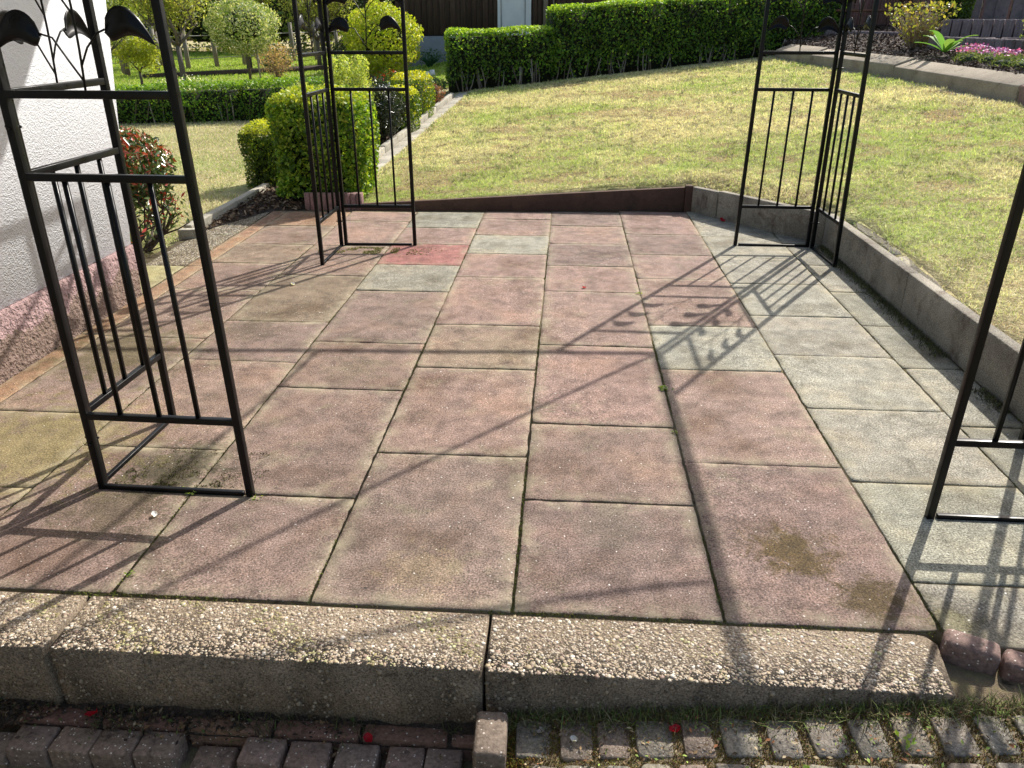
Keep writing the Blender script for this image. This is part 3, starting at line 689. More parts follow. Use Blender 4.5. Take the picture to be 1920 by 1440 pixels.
shrub('ground_ivy', (-2.35, 13.0, .26), (.5, .25, .13), 2200, .04, [(.14, .22, .10), (.25, .32, .18), (.10, .17, .06)], 'low variegated plant in front of the far lawn corner', stems=3)

# red flushed shrub by the house corner
def red_shrub():
    e = empty('red_tipped_shrub', (-2.74, 4.62, -.03)); tag(e, 'evergreen shrub with red new leaves and bare dark branches at the house corner', 'shrub')
    b = MB(); tips = []
    for k in range(7):
        a = random.uniform(-1.4, 1.7); p = Vector((random.uniform(-.06, .1), random.uniform(-.05, .05), -.08)); d = Vector((math.cos(a) * .5 + .1, math.sin(a) * .5, .8)).normalized()
        pts = [p.copy()]
        for s_ in range(5):
            d = (d + Vector((random.uniform(-.5, .5), random.uniform(-.5, .5), random.uniform(-.25, .35)))).normalized(); p = p + d * random.uniform(.07, .11); pts.append(p.copy())
            for q in range(2):
                d2 = (d + Vector((random.uniform(-.9, .9), random.uniform(-.9, .9), random.uniform(-.3, .5)))).normalized(); p2 = p + d2 * random.uniform(.06, .13)
                d3 = (d2 + Vector((random.uniform(-.6, .6), random.uniform(-.6, .6), random.uniform(0, .6)))).normalized(); p3 = p2 + d3 * random.uniform(.05, .10)
                b.tube([p, p2, p3], [.007, .005, .003], 5, 0, (.07, .05, .04)); 
                if p3.z > .18: tips.append(p3.copy())
        b.tube(pts, [.017, .015, .013, .010, .008, .006], 6, 0, (.075, .055, .045))
    b.build('branches', M_BARK, e, smooth=True)
    f = MB()
    C = [(.05, .10, .02), (.07, .13, .03), (.04, .07, .02), (.09, .13, .03)]; CR = [(.38, .05, .035), (.30, .07, .04), (.22, .10, .04), (.45, .09, .06)]
    n = 5200
    v = unit(rng.normal(size=(n, 3))); rad = .62 + .38 * rng.rand(n); P = v * rad[:, None] * np.array([.34, .34, .25]) + np.array([.03, 0, .53])
    hi = P[:, 2] > .60; red = rng.rand(n) < np.where(hi, .45, .17)
    col = np.where(red[:, None], pal(CR, n, .25), pal(C, n, .25))
    leaves(f, P, unit(v * .7 + rng.normal(size=(n, 3)) * .7), rng.uniform(.03, .058, n), col, .36, 0, droop=.12)
    for tpt in tips:
        m_ = 16; PP = np.array(tpt) + rng.normal(0, .028, (m_, 3)); leaves(f, PP, rng.normal(size=(m_, 3)) + np.array([0, 0, .6]), rng.uniform(.028, .052, m_), pal(C + CR[:1], m_, .25), .38)
    f.build('foliage', M_GLOSS, e)
red_shrub()

# low long hedge at left
def long_hedge(a, c, h, depth, n, label, cols, top, size, z0, name='hedge', leafh=0, stems=60, low_bare=.0, splits=None, group=None):
    ax, ay = a; cx, cy = c; L = math.hypot(cx - ax, cy - ay); rz = math.atan2(cy - ay, cx - ax)
    e = empty(name, ((ax + cx) / 2, (ay + cy) / 2, 0)); tag(e, label, 'hedge', group)
    nx, ny = -math.sin(rz), math.cos(rz)
    b = MB()
    for (s0, s1, zb0, zb1, zt0, zt1) in splits:
        d = (L * (s1 - s0), depth, 1.0); um = (s0 + s1) / 2; hm = (zt0 + zt1 - zb0 - zb1) / 2 - low_bare
        px = ax + (cx - ax) * um + nx * depth / 2 - e.location.x; py = ay + (cy - ay) * um + ny * depth / 2 - e.location.y
        d = (d[0], depth, hm); nn = int(n * (d[0] * d[2] * 2 + d[0] * d[1]))
        P, N, dd = shell_box((0, 0, 0), d, nn, .04, .07, wave=.0)
        u = P[:, 0] / L + um
        wv = .035 * np.sin(u * L * 4.3 + P[:, 2] * 2) + .028 * np.sin(P[:, 2] * 9 + u * L * 6.1) + .014 * np.sin(u * L * 13) + .05 * (vnoise(u * L, P[:, 2], 5, 3) - .5)
        wv = wv * (1 - .75 * np.clip(N[:, 2], 0, 1)); P += N * wv[:, None]
        C = pal(cols, nn, .25) * (.6 + .8 * vnoise(u * L, P[:, 2] + P[:, 1], 6, 4))[:, None]; m_ = (P[:, 2] > d[2] - .05) & (rng.rand(nn) < .85); C[m_] = pal(top, int(m_.sum()), .2); m_ = rng.rand(nn) < .07; C[m_] = pal(top, int(m_.sum()), .2)  # brighter top leaves put the sunlit look of the hedge top into colour
        th_ = .26 if hm > .7 else .05; thin = (P[:, 2] < th_ * (.6 + .8 * vnoise(u * L, u * 0, 3, 9))) & (rng.rand(nn) < 1.25 * (1 - P[:, 2] / th_)) & (N[:, 2] < .5); P, N, C, u = P[~thin], N[~thin], C[~thin], u[~thin]; nn = len(P)
        f_ = (u - s0) / (s1 - s0); zb = zb0 + (zb1 - zb0) * f_ + low_bare; zt = zt0 + (zt1 - zt0) * f_
        P[:, 2] = zb + P[:, 2] / d[2] * (zt - zb)
        NN = unit(N * .8 + rng.normal(size=(nn, 3)) * .6)
        P = rot(P, rz) + np.array([px, py, 0]); NN = rot(NN, rz)
        leaves(b, P, NN, rng.uniform(.6, 1.35, nn) * size, C, .6)
        k = 8
        for i in range(k):
            ff = (i + .5) / k; zb = zb0 + (zb1 - zb0) * ff + low_bare; zt = zt0 + (zt1 - zt0) * ff; uu = s0 + (s1 - s0) * ff
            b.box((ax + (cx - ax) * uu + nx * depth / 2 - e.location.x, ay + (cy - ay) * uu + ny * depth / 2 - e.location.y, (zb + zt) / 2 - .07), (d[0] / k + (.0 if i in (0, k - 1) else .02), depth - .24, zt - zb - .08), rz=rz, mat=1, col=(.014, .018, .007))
    b.build('foliage', [M_LEAF, M_BARK], e)
    if stems:
        b = MB()
        for i in range(stems):
            u = random.uniform(.01, .99); zb = 0
            for (s0, s1, zb0, zb1, zt0, zt1) in splits:
                if s0 <= u <= s1: zb = zb0 + (zb1 - zb0) * (u - s0) / (s1 - s0)
            o = random.uniform(.0, depth * .22); p = Vector((ax + (cx - ax) * u + nx * o - e.location.x, ay + (cy - ay) * u + ny * o - e.location.y, zb - .05))
            q = p + Vector((random.uniform(-.12, .12), random.uniform(-.05, .05), random.uniform(.3, .45)))
            b.tube([p, p.lerp(q, .5) + Vector((random.uniform(-.02, .02), 0, 0)), q], [.012, .009, .005], 5, 0, random.choice([(.24, .20, .16), (.15, .12, .10), (.32, .28, .24)]))
        b.build('branches', M_BARK, e)
    return e
HC = [(.072, .175, .018), (.10, .215, .024), (.05, .125, .014), (.14, .26, .03), (.11, .15, .03)]; HT = [(.30, .48, .04), (.38, .54, .06), (.24, .40, .035)]
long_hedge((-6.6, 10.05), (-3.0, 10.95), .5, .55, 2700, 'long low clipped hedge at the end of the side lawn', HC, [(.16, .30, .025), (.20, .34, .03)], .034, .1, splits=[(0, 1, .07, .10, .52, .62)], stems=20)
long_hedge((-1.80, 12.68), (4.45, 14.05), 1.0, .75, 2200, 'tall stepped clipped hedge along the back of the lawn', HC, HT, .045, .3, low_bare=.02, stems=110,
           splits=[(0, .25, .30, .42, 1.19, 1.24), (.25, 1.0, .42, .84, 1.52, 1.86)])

# ---------------------------------------------------------------- kerbs and edgings
def beam(name, a, c, wdt, h, z0, z1, mat, label=None, cat=None, group=None, bev=.006, parent=None, rise=0.0):
    a = Vector(a); c = Vector(c); d = (c - a); L = d.length; rz = math.atan2(d.y, d.x)
    b = MB(); n = Vector((-math.sin(rz), math.cos(rz))) * wdt / 2
    pts = [a - n, c - n, c + n, a + n]
    mx = (a + c) / 2
    off = parent.location if parent else Vector((mx.x, mx.y, (z0[0] + z0[1]) / 2))
    b.prism([(p.x, p.y) for p in pts], [z0[0], z0[1], z0[1], z0[0]], [z1[0], z1[1], z1[1] + rise, z1[0] + rise])
    o = b.build(name, mat, parent, loc=tuple(off), bevel=bev)
    if parent: o.location = (0, 0, 0)
    if label: tag(o, label, cat, group)
    return o
# right kerb stones
kb = [13.35, 12.2, 10.25, 8.03]
kl = ['farthest sandstone kerb stone running under the hedge end', 'middle sandstone kerb stone of the raised bed, seen between the back right gazebo posts', 'nearest long sandstone kerb stone below the pink flowers']
for i in range(3):
    ya, yb = kb[i], kb[i + 1] + .012
    xa, xb = kerb_x(ya) + .13, kerb_x(yb) + .13
    beam('kerb_stone', (xa, ya), (xb, yb), .25, .15, (float(T(xa, ya)) - .1, float(T(xb, yb)) - .1), (float(T(xa - .1, ya)) + .135, float(T(xb - .1, yb)) + .155), M_KERB, kl[i], 'kerb stone', 'sandstone kerb stones of the raised bed', .012, rise=.08)
beam('kerb_stone', (4.31, 8.015), (4.36, 6.6), .25, .15, (.4, .38), (.77, .69), M_REDK, 'reddish kerb stone at the right picture edge, after the sandstone ones', 'kerb stone', None, .012, rise=.08)
b = MB()
ys = np.linspace(6.6, 13.2, 24)
for i in range(23):
    if i % 5 == 4: continue
    ya, yb = ys[i], ys[i + 1]; m_ = (ya + yb) / 2; b.prism([(kerb_x(ya) - .07, ya), (kerb_x(ya) + .02, ya), (kerb_x(yb) + .02, yb), (kerb_x(yb) - .07, yb)], float(T(4, m_)) - .05, float(T(kerb_x(m_), m_)) + .012)
tag(b.build('mowing_strip', M_PALE), kind='structure')
# left bed kerb boards and flat slabs
yy = [6.85, 8.2, 9.55, 10.9, 12.2]
ll = ['pale concrete edging board nearest the tall clipped box', 'second pale concrete edging board from the patio along the left bed', 'third pale concrete edging board from the patio along the left bed', 'farthest pale concrete edging board, by the reddish brown shrub']
for i in range(4):
    ya, yb = yy[i], yy[i + 1] - .01
    beam('edging_board', (lk(ya), ya), (lk(yb), yb), .055, .1, (float(T(lk(ya), ya)) - .1,) * 2, (float(T(lk(ya), ya)) + .085, float(T(lk(yb), yb)) + .075), M_PALE, ll[i], 'edging board', 'pale edging boards of the left bed', .006)
b = MB()
y = 6.5
while y < 12.4:
    ln = .38; y2 = y + ln - .003; pp = [(lk(y) + .035, y), (lk(y) + .19, y), (lk(y2) + .19, y2), (lk(y2) + .035, y2)]
    b.prism(pp, -.1, [float(T(*q)) + .012 + random.uniform(0, .002) for q in pp]); y += ln
tag(b.build('edging_path', M_PALE, bevel=.004), kind='structure')
# concrete edging left of the mulch + end block
e = empty('edging_beam', (-2.51, 5.0, 0)); tag(e, 'weathered concrete edging beam between side lawn and leaf mulch', 'edging')
beam('beam', (-2.53, 5.02), (-2.50, 6.45), .06, .1, (-.1, -.08), (.065, .08), M_PALE, parent=e)
beam('end_block', (-2.55, 4.93), (-2.43, 4.95), .05, .1, (-.1, -.1), (.06, .06), M_PALE, parent=e)
# ribbed red palisade at the foot of the box shrub
e = empty('palisade_edging', (-1.78, 5.9, 0)); tag(e, 'ribbed reddish concrete edging in front of the tall clipped box', 'edging')
b = MB(); x = -2.0
while x < -1.56:
    b.tube([(x + .022 + 1.78, .0, -.1), (x + .022 + 1.78, .0, .115)], [.027, .026], 8, 0); x += .045
b.build('ribbed_panel', M_PALRED, e, smooth=False)
beam('cap_board', (-1.99, 5.93), (-1.56, 5.96), .05, .02, (-.05, -.05), (.105, .11), M_PALRED, parent=e)

# brown back board + post
e = empty('board_edging', (-.3, 5.95, 0)); tag(e, 'low brown board edging tapering to the left along the back of the patio', 'edging')
b = MB()
b.prism([(-1.56 + .3, 5.865 - 5.95), (.895 + .3, 5.975 - 5.95), (.895 + .3, 6.015 - 5.95), (-1.56 + .3, 5.905 - 5.95)], -.06, [.042, .178, .178, .042])
b.build('board', M_BOARD, e, bevel=.003)
b = MB(); b.box((.925 + .3, .035, .08), (.055, .055, .225)); b.build('post', M_BOARD, e, bevel=.004)
b = MB()
PL = [(-1.6, 5.93), (.93, 6.03), (1.15, 5.83), (1.73, 5.10), (1.73, 1.4)]
for (p, q) in zip(PL[:-1], PL[1:]):
    n = 12
    for i in range(n):
        u, v = i / n, (i + 1) / n; a = (p[0] + (q[0] - p[0]) * u, p[1] + (q[1] - p[1]) * u); c = (p[0] + (q[0] - p[0]) * v, p[1] + (q[1] - p[1]) * v)
        o = (.16, .19) if p[0] < .9 else (.2, .1)
        zz = [float(T(*w_)) - .004 for w_ in (a, c, (c[0] + o[0] * .6, c[1] + o[1]), (a[0] + o[0] * .6, a[1] + o[1]))]
        b.prism([a, c, (c[0] + o[0] * .6, c[1] + o[1]), (a[0] + o[0] * .6, a[1] + o[1])][::-1], -.1, zz[::-1])
tag(b.build('lawn_edge_soil', M_GROUND), kind='structure')
# right retaining wall
e = empty('retaining_wall', (1.66, 4.0, 0)); tag(e, 'low stained concrete retaining wall along the right of the patio', 'wall')
segs = [((.965, 5.985), (1.12, 5.78), .185), ((1.125, 5.775), (1.675, 5.06), .195), ((1.685, 5.055), (1.69, 3.75), .20), ((1.69, 3.745), (1.69, 2.55), .205), ((1.69, 2.545), (1.69, 1.5), .205)]
for a, c, h in segs: beam('wall_panel', a, c, .055, h, (-.1, -.1), (h, h + .003), M_WALL, parent=e, bev=.006)
b = MB()
for (ya, yb) in ((1.6, 2.6), (2.62, 3.3), (3.33, 4.1), (4.13, 4.95)):
    n = 14; L_ = [(1.722, ya + (yb - ya) * i / n) for i in range(n + 1)]; Rr = [(1.785 + random.uniform(-.012, .012), ya + (yb - ya) * i / n) for i in range(n + 1)][::-1]
    pp = L_ + Rr; b.prism(pp[::-1], .02, [float(T(q[0], q[1])) - .004 for q in pp][::-1])
b.v = [v - np.array([1.66, 4.0, 0]) for v in b.v]
b.build('back_strip', M_WALL, e)

# ---------------------------------------------------------------- house
h = empty('house', (-2.22, 3.0, 0)); tag(h, 'white roughcast house wall with pink plinth at the left', 'house')
def hx(b):
    b.v = [v - np.array([-2.22, 3.0, 0]) for v in b.v]; return b
b = MB(); b.prism([(-7, -2.5), (-2.232, -2.5), (-2.232, 3.80), (-7, 3.80)], .262, 2.5)
b.v[0][6] = (-2.232, 4.24, 2.5); b.v[0][7] = (-7, 4.24, 2.5)
hx(b).build('wall', M_RENDER, h)
b = MB(); b.prism([(-7, -2.5), (-2.215, -2.5), (-2.215, 3.765), (-7, 3.765)], -.2, .26); b.v[0][6] = (-2.215, 3.81, .26); b.v[0][7] = (-7, 3.81, .26)
hx(b).build('plinth', M_PLINTH, h, bevel=.01)
b = MB(); b.prism([(-7, -2.5), (-1.25, -2.5), (-1.25, 4.62), (-7, 4.62)], 2.502, 2.62); hx(b).build('eaves', M_ROOF, h)

# ---------------------------------------------------------------- gazebo
gz = empty('gazebo', (.08, 3.45, 0)); tag(gz, 'black steel garden gazebo frame with leaf trellis corners standing on the patio', 'gazebo')
GO = np.array([.08, 3.45, 0])
def leaf_mesh(side, scale=1.0):
    """curved teardrop sheet-metal leaf, base at origin, pointing +u (x), plane x-z"""
    nu, nv = 14, 7; L, W = .132 * scale, .036 * scale; V = []
    for i in range(nu + 1):
        s_ = i / nu; cx = L * s_ ; cz = .030 * scale * math.sin(math.pi * min(1, s_ * 1.0)) * 1.0 - .030 * scale * s_ ** 2.2 + .006 * scale
        wd = W * (math.sin(math.pi * s_ ** .55) ** .8) if 0 < s_ < 1 else 0.0004
        ang = .15 - .6 * s_
        for j in range(nv + 1):
            t = j / nv * 2 - 1
            V.append((side * (cx - math.sin(ang) * t * wd), -.013 * scale * (1 - t * t) * math.sin(math.pi * s_) + .004 * abs(t) * 0 + .006 * math.sin(t * 3.1) * (1 - s_), cz + math.cos(ang) * t * wd))
    F = [(i * (nv + 1) + j, (i + 1) * (nv + 1) + j, (i + 1) * (nv + 1) + j + 1, i * (nv + 1) + j + 1) for i in range(nu) for j in range(nv)]
    return V, F
def make_panel(P0, P1, l0, l1, mirror=1):
    """P0 = corner, P1 = outer post (xy); l0/l1 lean per metre"""
    P0 = np.array([*P0, 0.]) - GO; P1 = np.array([*P1, 0.]) - GO
    l0 = np.array([*l0, 0.]); l1 = np.array([*l1, 0.])
    W_ = np.linalg.norm(P1 - P0); ux = (P1 - P0) / W_; nrm = np.array([-ux[1], ux[0], 0])
    def at(u, z, o=0):   # u in metres from corner
        a = P0 + l0 * z; c = P1 + l1 * z; p = a + (c - a) * (u / W_); return np.array([p[0], p[1], z]) + nrm * o
    b = MB()
    b.tube([at(.012, .94), at(W_ - .010, .94)], .0095, square=True)
    pn = b.build('trellis_panel', M_METAL, gz, bevel=.0015)
    for z in (.25, 1.14, 1.70):
        b = MB(); b.tube([at(.012, z), at(W_ - .010, z)], .0095, square=True); b.build('rail', M_METAL, pn, bevel=.0015)
    b = MB(); b.tube([at(.02, .006), at(W_ - .02, .006)], .0075, square=True); b.build('base_bar', M_METAL, pn, bevel=.0015)
    for u in (.012, W_):
        b = MB(); r_ = .0105 if u > .1 else .0102; b.tube([at(u, .0), at(u, 1.96)], r_, square=True)
        if u < .1: b.tube([at(u, .16, -.02), at(u, .16, .024)], .004, 6); b.tube([at(u, 1.06, -.02), at(u, 1.06, .024)], .004, 6)
        b.build('post', M_METAL, pn, bevel=.0015)
    for k in (1, 2, 3):
        b = MB(); u = W_ * (k / 4.0) + .004; b.tube([at(u, .258), at(u, .932)], .0055, square=True); b.build('baluster', M_METAL, pn)
    mu = W_ * .5
    st = lambda z: mu + .012 * math.sin((z - 1.14) * 8) 
    b = MB(); zs = np.linspace(1.148, 1.66, 12)
    b.tube([at(st(z), z) for z in zs], .0032, 6)
    LV = []
    for k, zt in enumerate((1.255, 1.40, 1.545)):
        for side in (-1, 1):
            zb = zt - (.065 if side < 0 else .03) - .02; z1 = zt + .02 + (.01 if side > 0 else 0)
            ub = st(zb); u1 = mu + side * .088
            if mirror < 0: pass
            pts = [at(ub, zb), at(ub + side * .025, zb + .04), at(ub + side * .06, z1 - .008), at(u1, z1)]
            b.tube(pts, .0026, 5); LV.append((side, u1, z1))
    b.build('stem', M_METAL, pn, smooth=True)
    for side, u1, z1 in LV:
        V, F = leaf_mesh(side, random.uniform(.94, 1.04)); 
        VV = [at(u1 + v[0], z1 + v[2] - .012, v[1] * mirror) for v in V]
        b = MB(); b.add(VV, F); o = b.build('leaf', M_METAL, pn, smooth=True)
        m_ = o.modifiers.new('solid', 'SOLIDIFY'); m_.thickness = .0016
FLc = (-1.405, 1.945); FLr = (-.925, 1.935); FLb = (-1.395, 2.41)
BLc = (-1.41, 4.83); BLr = (-.955, 4.85); BLf = (-1.42, 4.375)
BRc = (1.56, 4.985); BRl = (1.096, 4.99); BRf = (1.585, 4.54)
FRc = (1.56, 1.95); FRl = (1.077, 1.955); FRb = (1.57, 2.42)
make_panel(FLc, FLr, (.006, 0), (-.020, 0), 1); make_panel((FLc[0] - .004, FLc[1] + .0175), FLb, (.006, 0), (.002, 0), -1)
make_panel(BLc, BLr, (.002, 0), (.001, 0)); make_panel((BLc[0] - .01, BLc[1] - .0175), BLf, (.002, 0), (-.002, 0), -1)
make_panel(BRc, BRl, (-.010, 0), (.012, 0)); make_panel((BRc[0] + .01, BRc[1] - .0175), BRf, (-.010, 0), (-.020, 0))
make_panel(FRc, FRl, (0, 0), (.012, 0)); make_panel((FRc[0] + .01, FRc[1] + .0175), FRb, (0, 0), (0, 0))
tops = [np.array([-1.40, 1.945, 1.965]), np.array([-1.41, 4.84, 1.965]), np.array([1.545, 4.985, 1.965]), np.array([1.56, 1.95, 1.965])]
for i in range(4):
    b = MB(); b.tube([tops[i] - GO, tops[(i + 1) % 4] - GO], .018 if i == 2 else .012, square=True); b.build('roof_beam', M_METAL, gz)
apex = np.array([.08, 3.44, 2.62])
for i in range(8):
    p0 = tops[i // 2] if i % 2 == 0 else (tops[i // 2] + tops[(i // 2 + 1) % 4]) / 2
    pts = []
    for k in range(13):
        s_ = k / 12; p = p0 * (1 - s_) + apex * s_; p[2] = 1.965 + .655 * (s_ ** 1.35); pts.append(p - GO)
    b = MB(); b.tube(pts, .011, 6); b.build('roof_rib', M_METAL, gz)
b = MB(); b.tube([apex - GO + np.array([0, 0, -.03]), apex - GO + np.array([0, 0, .12])], [.02, .006], 8); b.build('finial', M_METAL, gz)

# ---------------------------------------------------------------- shed far back
s = empty('garden_shed', (-1.8, 19.0, .5)); tag(s, 'dark brown plank shed with white door and grey base beyond the hedge', 'shed')
b = MB(); x = -3.9
while x < 1.9:
    wd = random.uniform(.10, .15); k = random.uniform(.8, 1.25)
    if not (-1.62 < x + wd / 2 < -.86): b.box((x + wd / 2 + 1.8, random.uniform(-.008, .008), 1.64 - .0), (wd - .008, .05, 2.2), col=(k, k, k))
    x += wd
b.box((1.8 - .8, 1.3, 1.6), (5.6, 2.4, 2.1), col=(.5, .5, .5))
b.build('plank_wall', M_SHED, s)
b = MB(); b.box((.8 + 0, 1.2, .13), (5.6, 2.5, .78)); b.box((-1.9, .9, .13), (1.0, 1.8, .78)); b.build('foundation', M_FOUND, s)
b = MB(); b.box((.56, -.04, 1.55), (.74, .06, 2.1)); d_ = b.build('door', M_WHITE, s, bevel=.004)
b = MB(); b.box((.27, -.08, 1.55), (.012, .02, 2.05), col=(.3, .3, .3)); b.box((.80, -.08, 1.55), (.012, .02, 2.05), col=(.3, .3, .3)); b.build('groove', M_FOUND, d_)
b = MB(); b.box((1.25, -.06, 1.6), (.1, .08, 2.0)); b.box((1.42, -.05, 1.5), (.03, .05, 1.9)); b.build('door_frame', M_TIMBER, s)
b = MB(); b.box((1.0, 1.2, 2.78), (6.2, 3.2, .1)); b.build('roof', M_SHED, s)

# ---------------------------------------------------------------- trees and shrubs at left back
def branchy_tree(name, loc, th, spread, n_leaf, cols, label, size=.045, tr=.05, levels=3, group='trees in the far left garden', bark=(.13, .11, .09), clump=.10, topz=1.0):
    e = empty(name, loc); tag(e, label, 'tree', group)
    b = MB(); ends = []
    def grow(p, d, L, r, lv):
        pts = [p.copy()]; q = p.copy(); dd = d.copy()
        for _ in range(3):
            dd = (dd + Vector((random.uniform(-.3, .3), random.uniform(-.3, .3), random.uniform(-.05, .2)))).normalized(); q = q + dd * L / 3; pts.append(q.copy())
            if lv < levels: ends.append(q.copy())
        b.tube(pts, [r, r * .88, r * .75, r * .6], 6 if r > .015 else 4, 0, bark)
        ends.append(q.copy())
        if lv > 0:
            for k in range(random.choice([3, 4]) if lv > 1 else 4):
                a = random.uniform(0, 6.283); o = Vector((math.cos(a), math.sin(a), random.uniform(.15, .9))).normalized()
                grow(pts[random.choice([1, 2, 3, 3])], (dd * .35 + o * .8).normalized(), L * random.uniform(.62, .85), r * .55, lv - 1)
    b.tube([Vector((0, 0, -.1)), Vector((.02, 0, th * .5)), Vector((0, .02, th))], [tr * 1.3, tr, tr * .9], 8, 0, bark)
    for k in range(4):
        a = k * 1.6 + random.uniform(-.4, .4); grow(Vector((0, .02, th)), Vector((math.cos(a) * .8, math.sin(a) * .8, .75)).normalized(), spread, tr * .6, levels)
    b.build('trunk', M_BARK, e, smooth=True)
    E = np.array([tuple(q) for q in ends]); 
    P = E[rng.choice(len(E), n_leaf)] + rng.normal(0, clump, (n_leaf, 3)); N = rng.normal(size=(n_leaf, 3)) + np.array([0, 0, .5])
    f = MB(); leaves(f, P, N, rng.uniform(.6, 1.4, n_leaf) * size, pal(cols, n_leaf, .25), .5)
    f.build('crown', M_LEAF, e); return e
YG = [(.30, .36, .06), (.38, .42, .09), (.24, .32, .05), (.45, .46, .16)]
branchy_tree('fruit_tree', (-7.0, 14.7, .17), .75, .55, 7000, YG, 'small spreading fruit tree with dark forked trunk behind the low hedge', .048, .05)
branchy_tree('fruit_tree', (-8.4, 14.4, .17), .45, .6, 6000, [(.28, .32, .12), (.36, .38, .18), (.22, .30, .08)], 'thin pale leaved tree beside the house wall edge', .045, .035)
branchy_tree('fruit_tree', (-7.6, 19.5, .27), .9, .7, 8000, YG, 'taller airy tree behind the round variegated one', .06, .06)
branchy_tree('fruit_tree', (-6.2, 20.5, .30), .6, .75, 8000, [(.34, .38, .12), (.26, .34, .06), (.40, .42, .16)], 'loose light green tree left of the dark conifer', .06, .05)
branchy_tree('fruit_tree', (-10.3, 20.5, .29), .8, .8, 7000, YG, 'light green tree at the far left behind the wire fence', .065, .06)
branchy_tree('fruit_tree', (-9.6, 17.6, .29), .5, .6, 6000, [(.22, .32, .05), (.30, .38, .07)], 'dense green young tree near the fence posts', .06, .05)
branchy_tree('young_tree', (-7.9, 14.9, .18), .30, .28, 4200, [(.34, .40, .05), (.42, .46, .08), (.28, .36, .04)], 'small yellow green bushy tree left of the spreading fruit tree', .05, .025, levels=2, clump=.09)
def lollipop():
    e = empty('standard_willow', (-6.25, 16.0, .22)); tag(e, 'round headed variegated standard tree on a thin trunk', 'tree')
    b = MB(); b.tube([(0, 0, -.1), (.01, 0, .4), (.06, 0, .8)], [.03, .025, .02], 7, 0, BARKC); b.build('trunk', M_BARK, e)
    b = MB(); ball_foliage(b, (-.02, 0, 1.02), (.66, .66, .52), 9500, .045, [(.38, .45, .20), (.55, .60, .38), (.22, .33, .08), (.66, .68, .50), (.16, .26, .06)], .14, core=True)
    b.build('crown', [M_LEAF, M_BARK], e)
    b = MB(); b.tube([(.15, -.05, -.05), (.13, -.05, .75)], .018, 6, 0, (.32, .27, .2)); tag(b.build('tree_stake', M_BARK, None, loc=(0, 0, 0)), 'thin wooden stake beside the round variegated tree', 'stake').location = (-6.15, 15.95, .22)
lollipop()
shrub('golden_shrub', (-3.60, 16.1, .30), (.74, .7, .66), 9500, .06, [(.40, .50, .03), (.50, .58, .05), (.32, .42, .03), (.46, .46, .10)], 'large round yellow green shrub in front of the brown shed', stems=14, depth=.16, lift=.3)
shrub('flowering_currant', (-6.0, 16.9, .22), (.42, .4, .34), 1500, .045, [(.50, .36, .28), (.40, .28, .20), (.34, .32, .16)], 'twiggy shrub with pale pink blossom by the far lawn', stems=34, depth=.4, core=False, scol=(.30, .22, .16))
shrub('leafy_perennial', (-6.9, 19.4, .27), (.32, .3, .16), 700, .10, [(.05, .16, .05), (.08, .22, .07), (.20, .34, .16)], 'broad leaved green plant under the fence', 'plant', 4, depth=.3)
shrub('iris_clump', (-3.05, 18.2, .45), (.42, .3, .16), 300, .05, [(.08, .17, .08), (.06, .13, .07)], 'blue green iris clump against the grey shed base', 'plant', 70, depth=.4, core=False, scol=(.05, .13, .06), sr=.012)
shrub('red_tulips', (-3.35, 15.2, .28), (.22, .2, .12), 260, .04, [(.10, .2, .05), (.5, .04, .02), (.12, .2, .05)], 'few red tulips under the round yellow green shrub', 'flower', 10, core=False)
shrub('white_flowers', (-5.9, 12.6, .12), (.75, .3, .20), 1300, .035, [(.75, .76, .78), (.62, .66, .66), (.10, .2, .08), (.12, .24, .10)], 'clump of white daffodils behind the low hedge', 'flower', 20, core=False, depth=.5)
shrub('bergenia', (-3.55, 12.3, .12), (.8, .4, .18), 2200, .06, [(.14, .26, .05), (.22, .34, .08), (.34, .42, .16), (.5, .42, .3)], 'mixed leafy border plants between the hedges', 'plant', 10, core=True, depth=.4)
def conifer(loc, label, h=3.2, r=.9):
    e = empty('conifer', loc); tag(e, label, 'tree')
    b = MB(); b.tube([(0, 0, -.1), (0, 0, h * .9)], [.09, .02], 7, 0, BARKC); b.build('trunk', M_BARK, e)
    n = 14000; z = rng.rand(n) ** 1.3; a = rng.rand(n) * 6.283; rr = r * (1 - z) * (.55 + .45 * rng.rand(n)) * (1 + .15 * np.sin(z * 40))
    P = np.stack([np.cos(a) * rr, np.sin(a) * rr, .25 + z * h], -1); b = MB()
    leaves(b, P, rng.normal(size=(n, 3)) + np.stack([np.cos(a), np.sin(a), .5 + 0 * a], -1), rng.uniform(.04, .09, n), pal([(.012, .03, .012), (.02, .045, .016), (.03, .055, .02)], n, .3), .35); b.build('crown', M_LEAF, e)
conifer((-5.3, 22.0, .35), 'very dark conifer standing left of the shed', 3.0, .95)

# wire fence
e = empty('wire_fence', (-9.0, 19.0, .2)); tag(e, 'weathered post and wire fence at the back of the left garden', 'fence')
A_ = Vector((-11.2, 16.0)); B_ = Vector((-6.2, 24.5)); k = 13
for i in range(k):
    p = A_.lerp(B_, i / (k - 1)); z = float(T(p.x, p.y)); b = MB(); hh = random.uniform(.95, 1.1)
    b.tube([(p.x + 9, p.y - 19, z - .35), (p.x + 9 + random.uniform(-.05, .05), p.y - 19, z - .2 + hh)], [.06, .05], 7, 0, (1, 1, 1))
    if i % 3 == 1: b.tube([(p.x + 9.5, p.y - 19, z - .3), (p.x + 9, p.y - 19, z + .6)], .04, 6, 0, (1, 1, 1))
    b.build('fence_post', M_TIMBER, e)
b = MB()
for q in (.25, .5, .75):
    b.tube([(A_.x + 9, A_.y - 19, float(T(A_.x, A_.y)) + q - .2), (B_.x + 9, B_.y - 19, float(T(B_.x, B_.y)) + q - .2)], .008, 4)
b.build('wire', M_WIRE, e)
